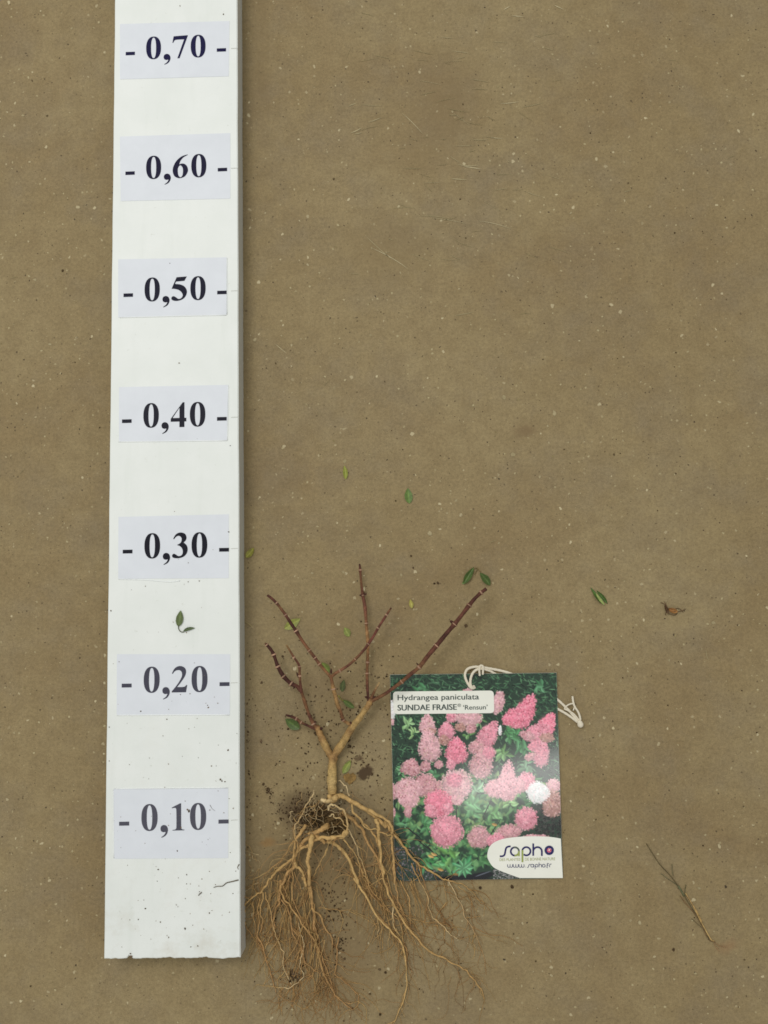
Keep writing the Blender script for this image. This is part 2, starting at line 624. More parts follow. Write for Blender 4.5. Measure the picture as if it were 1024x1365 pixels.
# numerals in the bold roman face of the stickers, traced on a 210-unit digit height
GL = {
    '7': ([[(497, 50, 1), (612, 45, 1), (612, 52, 1), (545, 240, 1), (527, 240, 1), (582, 80, 1), (525, 80), (505, 86), (494, 106, 1), (487, 106, 1)]], 45, 240),
    '6': ([[(612, 38, 1), (560, 54), (516, 93), (491, 142), (487, 182), (500, 220), (528, 238), (555, 240), (590, 224), (613, 183), (608, 145), (588, 121), (562, 115), (541, 122, 1), (553, 90), (577, 62), (612, 43, 1)],
           [(550, 130), (532, 150), (529, 180), (534, 215), (550, 233), (566, 218), (572, 183), (568, 150)]], 38, 240),
    '5': ([[(515, 47, 1), (600, 43, 1), (580, 80, 1), (510, 84, 1), (502, 104, 1), (545, 110), (580, 128), (600, 163), (595, 202), (570, 233), (530, 248), (495, 247), (474, 236), (474, 216), (490, 208), (510, 218), (530, 232), (552, 227), (566, 205), (558, 180), (535, 158), (502, 147), (473, 144, 1)]], 43, 248),
    '4': ([[(582, 40, 1), (582, 172, 1), (598, 172, 1), (598, 203, 1), (582, 203, 1), (582, 250, 1), (540, 250, 1), (540, 203, 1), (467, 203, 1), (467, 178, 1), (567, 40, 1)], [(540, 85, 1), (540, 172, 1), (482, 172, 1)]], 40, 250),
    '3': ([[(482, 105, 1), (500, 72), (525, 55), (555, 52), (585, 65), (597, 95), (590, 120), (572, 138, 1), (597, 160), (607, 190), (602, 225), (578, 255), (540, 270), (500, 270), (478, 262), (474, 245), (487, 232), (505, 238), (525, 252), (547, 250), (562, 235), (565, 210), (555, 182), (535, 165), (518, 161, 1), (518, 156, 1), (545, 140), (555, 115), (550, 92), (530, 80), (508, 87), (490, 108, 1)]], 52, 270),
    '2': ([[(480, 100, 1), (500, 62), (530, 42), (565, 42), (592, 60), (600, 90), (590, 125), (560, 170), (525, 214, 1), (570, 214), (590, 210), (601, 198, 1), (610, 198, 1), (600, 258, 1), (480, 258, 1), (480, 248, 1), (520, 200), (550, 155), (565, 120), (562, 90), (545, 75), (520, 75), (500, 86), (488, 104, 1)]], 41, 259),
    '1': ([[(475, 80, 1), (545, 47, 1), (555, 47, 1), (555, 248), (562, 261), (582, 266, 1), (582, 271, 1), (480, 271, 1), (480, 266, 1), (503, 262), (513, 248), (513, 100), (505, 84), (475, 87, 1)]], 47, 271),
    ',': ([[(392, 230), (400, 211), (420, 204), (440, 213), (450, 236), (446, 262), (430, 285), (400, 299, 1), (398, 294, 1), (420, 278), (431, 257), (415, 258), (398, 250)]], 45, 247),
}


def ellipse(cx, cy, rx, ry, n=40, p=2.3):
    out = []
    for i in range(n):
        a = i * 2 * math.pi / n
        c, s = math.cos(a), math.sin(a)
        out.append((cx + rx * math.copysign(abs(c) ** (2 / p), c), cy + ry * math.copysign(abs(s) ** (2 / p), s)))
    return out


def glyph(ch):
    """2-D mesh, baseline 0, digit height 1"""
    if ch == '0':
        return fill2d([ellipse(0.31, 0.5, 0.31, 0.5), ellipse(0.31, 0.5, 0.105, 0.45)])
    if ch == '-':
        return fill2d([[(0, .22), (.385, .22), (.385, .365), (0, .365)]])
    loops, yt, yb = GL[ch]
    h = yb - yt
    xs = min(p[0] for p in loops[0])
    return fill2d([[((x - xs) / h, (yb - y) / h) for x, y in smooth_loop(lp)] for lp in loops])


LAY = [('-', -2.105), ('0', -1.252), (',', -0.524), ('d', -0.157), ('0', 0.605), ('-', 1.69)]
STK = {  # sticker corners (top-left, top-right, bottom-right, bottom-left), centre of the figures, left and right dash, ink
    '7': ([(160, 32), (306, 28), (305, 101.5), (160, 105.6)], (235.0, 62.7), (69, 64.2), (24, 22, 62)),
    '6': ([(160, 182), (307, 177.4), (307, 264.6), (161, 268)], (235.5, 222), (228.7, 224), (26, 24, 50)),
    '5': ([(157.7, 345.6), (302, 343), (302, 419.5), (157.7, 423)], (234, 385), (391, 387.5), (28, 28, 44)),
    '4': ([(158.7, 516), (304, 513), (302.5, 586.7), (158.7, 588.7)], (233, 553), (559, 556), (34, 34, 44)),
    '3': ([(158, 689), (305, 685.5), (305, 770.6), (157.7, 771.5)], (235, 727), (733.3, 731), (26, 26, 36)),
    '2': ([(156, 872), (306.8, 872), (306.4, 952.6), (155.6, 953)], (234.7, 905.6), (911.8, 910), (70, 70, 82)),  # greyer ink: glare off the tape put into its colour
    '1': ([(151.5, 1052), (304.3, 1051), (304.3, 1143.8), (152.5, 1144.8)], (232.3, 1089), (1095.6, 1093), (80, 80, 90)),  # tape glare painted into this ink as well
}
ZS = BOARD_T + 0.00022
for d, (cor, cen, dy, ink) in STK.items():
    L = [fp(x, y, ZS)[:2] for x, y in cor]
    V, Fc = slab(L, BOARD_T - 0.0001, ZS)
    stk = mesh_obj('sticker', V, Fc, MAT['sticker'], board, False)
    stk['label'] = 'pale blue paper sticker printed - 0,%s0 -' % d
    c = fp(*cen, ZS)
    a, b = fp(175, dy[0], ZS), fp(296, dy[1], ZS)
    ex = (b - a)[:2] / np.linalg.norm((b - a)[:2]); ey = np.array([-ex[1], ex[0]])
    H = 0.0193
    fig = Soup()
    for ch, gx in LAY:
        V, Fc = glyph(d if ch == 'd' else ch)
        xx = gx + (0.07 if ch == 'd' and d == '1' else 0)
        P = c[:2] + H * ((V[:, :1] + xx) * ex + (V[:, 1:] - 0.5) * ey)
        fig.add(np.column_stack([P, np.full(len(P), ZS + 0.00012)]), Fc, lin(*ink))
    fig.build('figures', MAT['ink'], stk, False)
    # pencil tick out to the board's edge
    tk = Soup()
    yy = dy[1] + 0.3
    q = [fp(308, yy - .4, BOARD_T + .0001), fp(317, yy - .8, BOARD_T + .0001), fp(317, yy + .1, BOARD_T + .0001), fp(308, yy + .5, BOARD_T + .0001)]
    tk.add(q, [(3, 2, 1, 0)], lin(196, 198, 190))
    tk.build('pencil_tick', MAT['ink'], board, False)
# raised clear-tape edges, coloured white to paint in their highlight
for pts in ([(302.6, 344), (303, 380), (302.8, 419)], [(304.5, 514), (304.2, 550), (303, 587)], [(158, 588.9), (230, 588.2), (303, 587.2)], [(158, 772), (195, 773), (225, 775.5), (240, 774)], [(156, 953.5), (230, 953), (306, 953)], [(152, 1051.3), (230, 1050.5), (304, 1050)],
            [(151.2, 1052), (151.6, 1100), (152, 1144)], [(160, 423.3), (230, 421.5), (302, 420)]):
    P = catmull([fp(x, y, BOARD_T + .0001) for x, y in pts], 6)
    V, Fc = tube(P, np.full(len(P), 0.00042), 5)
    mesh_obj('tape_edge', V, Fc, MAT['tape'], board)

# ------------------------------------------------------------------ the plant
# branch points: photograph x, y, height above floor in mm, radius in photograph pixels, colour key
TAN, TAN2, BRN, RED, DRK = (176, 146, 92), (158, 124, 78), (120, 84, 56), (100, 62, 48), (74, 44, 36)


def branch(name, pts, parent, nodes=(), sub=6, sides=10, mat='bark', wob=0.10, tip=None):
    hk = 0.65 if mat == 'bark' else 1.0
    W = np.array([list(fp(p[0], p[1], hk * p[2] / 1000)) for p in pts])
    R = np.array([p[3] * MPP for p in pts]) * (0.93 if mat == 'bark' else 1.0)
    C = np.array([lin(*p[4]) for p in pts])
    P = catmull(W, sub)
    if mat == 'root':
        jit = RNG.normal(0, 0.00042, (len(P), 3)); jit[0] = jit[-1] = 0
        P = P + (jit + np.roll(jit, 1, 0)) * .6
    t = np.linspace(0, len(pts) - 1, len(P))
    ti = np.arange(len(pts))
    R = np.interp(t, ti, R)
    C = np.stack([np.interp(t, ti, C[:, i]) for i in range(3)], 1)
    sm = np.convolve(np.pad(RNG.normal(0, 1, len(P)), 1, 'edge'), [.3, .4, .3], 'valid')
    R = R * (1 + wob * sm)
    for k in nodes:
        R = R * (1 + 0.32 * np.exp(-((t - k) / 0.10) ** 2))
    P[:, 2] = np.maximum(P[:, 2], R * 0.85)
    V, F = tube(P, R, sides)
    o = mesh_obj(name, V, F, MAT[mat], parent, True, np.repeat(C, sides, 0))
    for k in nodes:
        i = int(round(k / (len(pts) - 1) * (len(P) - 1)))
        i = min(max(i, 1), len(P) - 2)
        T = P[i + 1] - P[i - 1]; T /= np.linalg.norm(T)
        L = 0.00042 * random.uniform(.5, 1.1)
        Q = np.array([P[i] - T * L * 1.5, P[i] - T * L * .6, P[i] + T * L * .6, P[i] + T * L * 1.5])
        rr = R[i] * np.array([0.95, 1.16, 1.16, 0.95])
        V, F = tube(Q, rr, sides)
        cc = np.array(lin(172, 138, 112)) * random.uniform(.8, 1.25)
        mesh_obj('node_ring', V, F, MAT['bark'], o, True, np.tile(cc, (len(V), 1)))
    return o


def bud(px, py, z, ang, length, rad, parent, col=DRK):
    a = math.radians(ang)
    n = 6
    P, R = [], []
    for i in range(n):
        t = i / (n - 1)
        P.append(fp(px + math.cos(a) * length * t, py - math.sin(a) * length * t, 0.65 * z / 1000 + 0.0006 * t))
        R.append(rad * MPP * math.sin(math.pi * (0.22 + 0.75 * t)) ** 0.8)
    V, F = tube(P, R, 6)
    return mesh_obj('bud', V, F, MAT['bark'], parent, True, np.tile(lin(*col), (len(V), 1)))


plant = thing('shrub', 'bare-root shrub with leafless brown stems and spreading tan roots on the floor', 'shrub', fp(443, 1061))
trunk = branch('trunk', [(444, 1066, 10, 5.2, TAN2), (443.3, 1058, 9, 6.0, TAN), (442.5, 1043, 8, 6.6, (196, 168, 112)), (442.8, 1032, 8, 6.3, (190, 162, 104)), (443.2, 1020, 8, 5.7, TAN), (444.2, 1011, 8, 6.3, TAN2), (444.4, 1004, 8, 5.2, TAN2)], plant, sides=14, wob=.09)
limb_l = branch('limb', [(444, 1011, 8, 4.8, TAN2), (439.7, 1005, 8, 5.2, TAN2), (433, 992.5, 9, 5.3, TAN), (429.5, 985, 9, 4.6, TAN2), (427.3, 979.7, 9, 4.7, TAN2), (424, 972, 9, 4.6, TAN2), (421.5, 967.5, 9, 2.9, BRN)], plant, sides=12)
limb_r = branch('limb', [(444.3, 1011, 8, 4.8, TAN2), (446.8, 1005, 9, 5.2, TAN2), (456.3, 991, 12, 5.2, TAN), (462, 982, 14, 4.8, TAN), (466.3, 974.7, 15, 4.7, TAN2), (472, 966, 16, 4.2, TAN), (479.6, 957, 17, 4.1, TAN), (486, 947.5, 18, 4.0, TAN), (490.4, 941.5, 18, 4.0, TAN2), (493.7, 935, 18, 4.0, TAN2), (495.3, 932, 18, 3.0, BRN)], plant, sides=12)
b1 = branch('branch', [(424, 972, 9, 3.0, BRN), (418, 964.7, 10, 2.7, BRN), (413, 955, 11, 2.3, RED), (409.8, 946.4, 12, 2.2, BRN), (403.5, 926.5, 15, 2.2, BRN), (400.7, 918, 16, 2.8, RED)], limb_l, [1])
branch('branch', [(401, 921, 16, 2.4, RED), (396, 915, 16, 2.6, RED), (388, 911, 17, 2.7, DRK), (378, 901.4, 18, 2.6, DRK), (370.6, 888.4, 19, 2.5, DRK), (365, 872.7, 20, 2.4, DRK), (360.5, 865, 20, 2.2, DRK), (355.8, 859.7, 20, 2.2, DRK), (353.4, 857, 20, 0.9, BRN)], b1, [2, 3, 4, 5, 7])
branch('branch', [(402, 924, 16, 1.9, RED), (400.5, 912, 17, 1.9, RED), (399.6, 901, 18, 1.8, BRN), (399, 888.4, 20, 1.7, RED), (396, 882, 21, 1.5, RED), (392, 876.4, 22, 1.5, RED), (387.5, 869, 23, 1.4, BRN), (382, 860, 24, 1.2, TAN2)], b1, [2, 3, 5])
branch('branch', [(423, 973, 10, 2.0, BRN), (416, 970, 11, 1.9, RED), (408, 966, 12, 1.8, DRK), (401.5, 963, 13, 1.8, BRN), (395, 958, 13, 1.8, RED), (388, 955, 14, 1.6, DRK), (380.8, 953, 14, 1.2, DRK)], limb_l, [3, 4])
long_b = branch('branch', [(493, 936, 18, 2.6, BRN), (501, 931.5, 19, 2.4, BRN), (510, 927, 20, 2.2, BRN), (519, 921.2, 21, 2.3, RED), (535.7, 908.8, 23, 2.5, BRN), (547, 899, 24, 2.5, RED), (558.8, 889.4, 25, 2.8, BRN), (570, 875, 26, 2.9, RED), (582, 860.6, 27, 3.0, RED), (594, 846, 28, 3.0, DRK), (606, 832, 29, 3.1, RED), (616, 819.5, 30, 2.9, RED), (625.6, 806.8, 30, 2.9, RED), (633, 798, 30, 2.7, DRK), (641.4, 790, 30, 2.7, RED), (648.6, 784.8, 30, 2.2, DRK)], limb_r, [4, 6, 8, 10, 12, 14])
branch('branch', [(493.5, 934, 18, 2.0, BRN), (499, 922, 19, 1.6, BRN), (506, 909.5, 21, 1.2, (190, 160, 110))], limb_r)
vert_b = branch('branch', [(492.5, 937, 18, 2.0, BRN), (491, 931, 18, 1.9, DRK), (490, 918, 16, 1.9, RED), (489.4, 897.7, 14, 2.0, BRN), (490, 883, 13, 2.1, BRN), (490.6, 858.7, 12, 2.3, (150, 112, 72)), (489.5, 843, 12, 2.3, (158, 120, 78)), (488.4, 831, 12, 2.3, BRN), (486.6, 808.6, 11, 2.4, (124, 80, 62)), (483.8, 793.8, 10, 2.3, RED), (481.5, 775, 10, 1.8, BRN), (480.2, 760, 9, 1.7, RED), (479.5, 751.5, 9, 1.1, DRK)], limb_r, [3, 4, 7, 9, 11])
mid_b = branch('branch', [(470, 968, 16, 2.2, BRN), (464, 964, 18, 2.2, TAN2), (458, 959.7, 20, 2.1, BRN), (453.9, 948, 22, 2.4, BRN), (449.7, 938, 24, 2.8, TAN2), (444.7, 918, 28, 2.6, TAN2), (442.4, 908, 30, 2.2, BRN), (441, 901, 31, 2.6, BRN)], limb_r, [2, 5])
branch('branch', [(441.5, 903, 31, 2.2, BRN), (434.5, 895, 31, 2.2, (146, 106, 70)), (427.2, 886.6, 32, 2.1, BRN), (420, 877, 32, 2.1, RED), (412.4, 867, 33, 2.1, BRN), (403, 854, 33, 2.2, (126, 84, 58)), (394.7, 841, 34, 2.3, DRK), (388, 831, 34, 2.1, DRK), (380.8, 819.8, 34, 2.1, RED), (374, 810.5, 34, 1.9, BRN), (368.8, 804, 34, 1.9, DRK), (362, 797.5, 34, 1.8, RED), (356.5, 793.4, 34, 1.7, DRK)], mid_b, [2.2, 3, 4, 6, 8, 10])
cross_b = branch('branch', [(441, 903, 31, 2.3, BRN), (446, 898.5, 31, 2.2, BRN), (453, 894, 31, 2.0, (140, 98, 70)), (463, 888, 30, 1.9, RED), (473.6, 879, 29, 1.9, BRN), (484, 868, 28, 1.9, RED), (491, 858.7, 27, 1.9, RED), (498, 848, 26, 1.8, (120, 70, 58)), (504, 837.4, 25, 1.8, RED), (510, 828, 24, 1.7, (118, 70, 58)), (515.3, 819.8, 23, 1.6, RED), (519, 814, 22, 1.5, BRN), (521.8, 810, 22, 1.0, DRK)], mid_b, [2, 4, 6, 8, 10])
for (px, py, z, an, ln, rd, par) in ((441.5, 898, 31, 88, 7, 1.3, mid_b), (604, 830, 30, 150, 5, 1.9, long_b), (558, 887, 25, 130, 5, .9, long_b), (483, 794, 11, 170, 4, 1.3, vert_b), (485, 793, 11, 20, 4.5, 1.2, vert_b),
                                     (469, 966, 17, 120, 5, 1.6, limb_r), (470, 966, 17, 40, 6, 1.5, limb_r), (398, 903, 18, 110, 8, 1.2, b1), (418, 966, 11, 60, 6, 1.5, limb_l), (426, 972, 10, 20, 5, 2.0, limb_l), (393, 914, 17, 250, 5, 1.2, b1),
                                     (430, 985, 10, 100, 4, 2.0, limb_l), (443, 1007, 9, 80, 4, 1.6, trunk), (490, 930, 19, 160, 4, 1.6, limb_r), (497, 931, 19, 40, 5, 1.4, limb_r), (458, 960, 21, 170, 4, 1.2, mid_b)):
    bud(px, py, z, an, ln, rd, par)

# roots: points read off enlargements of the photograph
ZC = {4: (350, 1030, 5.689), 8: (310, 1030, 3.012), 5: (310, 1150, 6.024), 6: (460, 1150, 4.876), 3: (515, 1030, 7.314)}


def zpts(spec):
    out = []
    for z, pts in spec:
        ox, oy, s = ZC[z]
        out += [(ox + x / s, oy + y / s) for x, y in pts]
    return out


RC1, RC2, RC3, RPALE = (192, 160, 104), (178, 144, 92), (168, 132, 86), (204, 182, 138)
ROOTS = [  # spec, radius start, radius end (px), height start, end (mm), colour start, end
    ([(4, [(500, 190), (540, 205), (568, 170), (620, 180), (700, 230), (800, 290), (870, 350), (940, 410)]), (3, [(0, 470), (60, 580), (140, 690), (240, 820), (340, 910), (450, 975), (560, 1040)]), (6, [(650, 105), (740, 130)])], 4.4, 0.8, 11, 3.5, RC1, RC2),
    ([(4, [(800, 285), (880, 320), (950, 375), (985, 440), (978, 500), (985, 560), (1000, 700), (1005, 850)]), (6, [(310, 20), (325, 130), (350, 230), (380, 320), (400, 400), (430, 440)])], 2.4, 0.6, 11, 2, RC1, RC3),
    ([(4, [(860, 345), (875, 400), (880, 450), (885, 550), (900, 650), (925, 760)]), (6, [(240, 0), (270, 130), (310, 250), (390, 410), (470, 490), (560, 580), (650, 630), (740, 680), (800, 715)]), (8, [(990, 860), (1010, 910)])], 2.7, 0.7, 10, 1, RC1, RC2),
    ([(4, [(600, 290), (640, 320), (700, 370), (760, 440), (800, 540), (870, 640), (895, 700), (915, 780)])], 2.9, 1.3, 9, 5, RC2, RC3),
    ([(4, [(490, 520), (520, 528), (560, 545), (610, 580), (640, 650), (690, 740), (725, 850)]), (8, [(490, 420), (530, 490), (580, 570), (630, 630), (680, 690), (695, 760), (700, 820), (690, 900), (670, 960), (650, 1005)])], 3.0, 0.5, 12, 1, RC1, RC1),
    ([(4, [(640, 440), (615, 478), (560, 495), (480, 490), (420, 500), (350, 540), (280, 590), (230, 650), (150, 710), (80, 780)]), (5, [(290, 150), (240, 230), (180, 270), (110, 330), (95, 400), (108, 500)])], 3.6, 0.7, 17, 2, RC1, RC2),
    ([(4, [(500, 400), (460, 425), (400, 455), (340, 500), (290, 560), (250, 640), (235, 710), (180, 760), (150, 850)]), (5, [(395, 150), (370, 210), (380, 270), (370, 330), (340, 430), (340, 540)])], 3.8, 0.8, 14, 2, RC2, RC3),
    ([(4, [(380, 480), (355, 560), (340, 650), (350, 750), (360, 850)]), (5, [(620, 100), (625, 200), (640, 330), (650, 420), (650, 560)])], 3.4, 1.2, 15, 2, RC1, RC3),
    ([(5, [(645, 360), (710, 430), (750, 530), (800, 600), (800, 680)])], 1.5, 0.8, 4, 2, RC2, RC3),
    ([(5, [(850, 590), (840, 700), (830, 820), (830, 890), (900, 970), (1000, 1040), (1020, 1090)])], 1.1, 0.5, 2, 1, RC3, RC3),
    ([(4, [(235, 680), (255, 710), (300, 760), (340, 850)]), (5, [(560, 110), (610, 190), (635, 290)])], 2.3, 1.6, 9, 4, RC1, RC2),
    ([(4, [(500, 290), (503, 255), (530, 240), (565, 250), (610, 285), (635, 350), (647, 420), (625, 480), (560, 490)])], 1.3, 1.2, 17, 16, RPALE, RC1),
    ([(4, [(385, 130), (380, 165), (350, 230), (290, 330), (250, 410), (250, 480), (278, 568)])], 0.8, 1.0, 8, 14, RPALE, RC2),
    ([(4, [(505, 335), (530, 330), (560, 347), (590, 350), (615, 385), (640, 420)])], 1.0, 0.8, 16, 16, RPALE, RC1),
    ([(4, [(680, 235), (685, 290), (730, 345), (780, 400), (840, 460), (885, 560)])], 1.6, 1.2, 12, 7, RC1, RC2),
    ([(4, [(730, 340), (790, 420), (850, 430), (920, 465), (980, 480)])], 0.9, 0.6, 11, 9, RC1, RC1),
    ([(4, [(640, 420), (700, 520), (730, 620), (770, 720), (790, 800), (810, 860)])], 0.9, 0.6, 13, 4, RPALE, RC2),
    ([(4, [(610, 510), (660, 570), (720, 660), (760, 760), (820, 830)])], 1.1, 0.7, 12, 4, RC1, RC2),
    ([(4, [(330, 395), (280, 470), (240, 530), (235, 620), (225, 680)])], 2.4, 1.2, 13, 10, RC2, RC2),
    ([(4, [(245, 515), (180, 600), (130, 680), (70, 730), (10, 780)])], 1.1, 0.6, 10, 4, RC2, RC3),
    ([(4, [(490, 570), (460, 640), (400, 740), (380, 800)])], 0.8, 0.5, 8, 5, RC1, RC2),
    ([(4, [(570, 62), (600, 68), (635, 100), (650, 140), (650, 180)])], 0.7, 0.9, 3, 10, RPALE, RPALE),
    ([(4, [(445, 205), (480, 208), (520, 205), (556, 190)])], 2.4, 3.6, 12, 12, RPALE, RC1),
    ([(4, [(545, 175), (535, 205), (500, 215), (470, 225)])], 3.4, 1.6, 11, 10, TAN2, RC2),
    ([(4, [(470, 540), (440, 510), (390, 470), (350, 455)])], 2.2, 2.8, 11, 11, RC2, RC2),
    ([(5, [(220, 280), (200, 380), (215, 480), (205, 580), (200, 640)])], 0.9, 0.8, 4, 2, RC2, RC3),
    ([(5, [(245, 240), (240, 290), (225, 400), (240, 480), (215, 570)])], 1.0, 0.8, 6, 2, RC1, RC3),
    ([(5, [(160, 320), (165, 420), (180, 540), (200, 630)])], 0.8, 0.6, 4, 2, RC2, RC3),
    ([(5, [(200, 590), (250, 680), (270, 760), (295, 860), (330, 960), (360, 1050)])], 1.2, 0.6, 2, 1, RC3, RC3),
    ([(5, [(108, 500), (160, 600), (230, 680), (262, 730)])], 0.7, 0.5, 2, 1, RC3, RC3),
    ([(5, [(270, 690), (290, 640), (330, 560)])], 0.6, 0.6, 2, 2, RC1, RC3),
    ([(5, [(260, 240), (290, 350), (320, 470), (340, 560), (380, 640), (400, 720), (410, 820), (450, 920), (470, 980)])], 0.9, 0.6, 5, 1, RC2, RPALE),
    ([(5, [(390, 160), (410, 260), (470, 350), (540, 460), (620, 570), (680, 650), (700, 750), (730, 870), (770, 960), (820, 1060), (880, 1110), (970, 1180)])], 1.4, 0.6, 6, 1, RC2, RC3),
    ([(5, [(390, 300), (450, 400), (480, 500), (530, 600), (550, 700), (590, 850), (640, 920)])], 1.2, 0.7, 5, 1, RC3, RC3),
    ([(5, [(480, 50), (490, 200), (498, 300), (520, 400), (575, 470)])], 0.9, 0.6, 8, 3, RC2, RC3),
    ([(5, [(460, 70), (450, 180), (420, 250)])], 0.8, 0.5, 8, 5, RC3, RC3),
    ([(5, [(545, 480), (550, 560), (575, 650), (550, 740), (540, 830), (572, 900), (540, 950), (470, 1000), (370, 1015)])], 0.7, 0.5, 3, 1, RPALE, RPALE),
    ([(5, [(690, 700), (670, 830), (640, 900), (680, 990)])], 0.6, 0.4, 2, 1, RC1, RC3),
    ([(5, [(470, 500), (500, 600), (560, 680), (600, 800), (690, 880), (760, 1000)])], 1.0, 0.5, 4, 1, RC3, RC3),
    ([(5, [(650, 500), (690, 600), (700, 700), (740, 830), (800, 960), (830, 1060)])], 1.1, 0.6, 3, 1, RC3, RC3),
    ([(5, [(340, 420), (330, 520), (350, 600), (400, 680)])], 1.1, 0.6, 3, 1, RC3, RC3),
    ([(5, [(880, 1120), (960, 1135), (1020, 1110)])], 0.5, 0.4, 1, 1, RC3, RC1),
    ([(5, [(370, 1050), (430, 1110), (500, 1110), (530, 1060)])], 0.5, 0.4, 1, 1, RC3, RC3),
    ([(5, [(690, 370), (800, 385), (1000, 395)])], 0.5, 0.3, 2, 1, RC2, RC2),
    ([(6, [(480, 10), (520, 140), (560, 240), (610, 320), (660, 390), (700, 430)])], 0.8, 0.6, 4, 1, RC3, (110, 78, 48)),
    ([(6, [(430, 0), (470, 110), (530, 200), (540, 290), (580, 350), (640, 420), (690, 470), (730, 490)])], 0.9, 0.6, 4, 1, RC2, RPALE),
    ([(6, [(670, 110), (700, 175), (750, 245), (780, 340), (820, 420), (860, 500), (900, 620), (915, 730)])], 0.9, 0.4, 3.5, 1, RPALE, RC3),
    ([(6, [(740, 130), (800, 170), (860, 220), (880, 270)])], 0.7, 0.4, 3, 1, RC2, RC2),
    ([(6, [(740, 150), (790, 200), (830, 260)])], 0.6, 0.4, 3, 1, RC2, RC2),
    ([(6, [(640, 130), (660, 230), (665, 280)])], 0.5, 0.4, 3, 1, RC2, RC2),
    ([(6, [(310, 290), (320, 390), (358, 480)])], 0.8, 0.6, 4, 3, RPALE, RC1),
    ([(6, [(200, 330), (215, 410), (210, 460)])], 0.6, 0.5, 4, 2, RC1, RPALE),
    ([(6, [(430, 360), (540, 380), (620, 385), (700, 440)])], 0.5, 0.4, 2, 1, RC2, RC3),
    ([(6, [(360, 120), (410, 240), (420, 350), (430, 430)])], 1.0, 0.6, 4, 2, RC2, RC3),
    ([(6, [(60, 0), (130, 80), (150, 160), (220, 260), (300, 330)])], 0.8, 0.6, 5, 2, RC2, RC3),
    ([(6, [(110, 0), (140, 100), (170, 180), (240, 260), (320, 350), (380, 380)])], 0.8, 0.6, 5, 2, RC2, RC3),
    ([(6, [(200, 20), (205, 90), (230, 130), (245, 220)])], 0.6, 0.5, 5, 2, RC1, RC3),
    ([(6, [(270, 130), (300, 200), (345, 300), (370, 400), (380, 470)])], 0.8, 0.5, 4, 2, RC3, RC3),
    ([(6, [(215, 340), (290, 430), (340, 500), (390, 560), (405, 680)])], 1.2, 0.8, 4, 1, RC3, RC3),
]
root_paths = []
for spec, r0, r1, z0_, z1_, c0, c1 in ROOTS:
    pt = zpts(spec)
    n = len(pt)
    pts = []
    for i, (x, y) in enumerate(pt):
        t = i / (n - 1)
        pts.append((x + random.gauss(0, .7), y + random.gauss(0, .7), z0_ + (z1_ - z0_) * t ** 0.8, 0.93 * (r0 + (r1 - r0) * t ** 0.62), tuple(np.array(c0) + (np.array(c1) - np.array(c0)) * t)))
    branch('root', pts, plant, sub=5, sides=8 if r0 > 1.2 else 5, mat='root', wob=0.13)
    root_paths.append((np.array([(p[0], p[1], p[2], p[3]) for p in pts])))

# hair-thin rootlets nobody could count
hair = Soup()


def rootlet(px, py, z, heading, steps, step, r, col, curl=0.35, fall=0.6):
    P, a = [], heading
    for i in range(steps):
        P.append(fp(px, py, max(z, 0.25) / 1000))
        a += random.gauss(0, curl)
        a += 0.10 * math.sin(math.pi / 2 - a)
        px += math.cos(a) * step; py += math.sin(a) * step
        z = max(0.3, z - fall)
    Q = catmull(P, 3)
    R = np.linspace(r, r * 0.45, len(Q)) * MPP
    V, F = tube(Q, R, 3, False)
    hair.add(V, F, lin(*col))


for path in root_paths:
    seg = len(path)
    L = np.linalg.norm(np.diff(path[:, :2], axis=0), axis=1).sum()
    k = int(L / 11) + 1
    for _ in range(k):
        t = random.uniform(0.2, 1) * (seg - 1)
        i = min(int(t), seg - 2)
        p = path[i] + (path[i + 1] - path[i]) * (t - i)
        d = path[i + 1] - path[i]
        hd = math.atan2(d[1], d[0]) + random.gauss(0, 0.55)
        if p[1] < 1105 and random.random() < .6:
            continue
        cv = random.choice([RC2, RC3, RC3, (162, 124, 78), RC1])
        rootlet(p[0], p[1], p[2], hd, random.randint(4, 11), random.uniform(4, 8.5), random.uniform(0.28, 0.6), cv)
for i in range(130):        # tufts at the lower left, beside the board and below
    px, py = random.choice([(350, 1205), (372, 1235), (395, 1245), (420, 1225), (430, 1310), (440, 1318), (385, 1320), (345, 1180)])
    rootlet(px + random.gauss(0, 9), py + random.gauss(0, 12), 2.5, math.pi / 2 + random.gauss(0, .5), random.randint(5, 12), random.uniform(4, 8), random.uniform(.22, .42), random.choice([RC3, RC2, (162, 124, 78)]))
for i in range(40):        # right-hand ends
    px, py = random.choice([(600, 1175), (590, 1250), (612, 1290), (540, 1260), (560, 1180), (620, 1190)])
    rootlet(px + random.gauss(0, 10), py + random.gauss(0, 10), 1.5, math.pi / 2 - 0.6 + random.gauss(0, .45), random.randint(5, 12), random.uniform(4, 8), random.uniform(.2, .36), random.choice([RC3, RC2, (138, 104, 66)]))
for i in range(16):        # curls beside the board
    rootlet(335 + random.uniform(-3, 12), 1165 + random.uniform(-35, 40), 3, random.uniform(1.2, 4.4), random.randint(4, 9), random.uniform(3.5, 6), random.uniform(.24, .4), random.choice([RC2, RPALE, RC1]), .45)
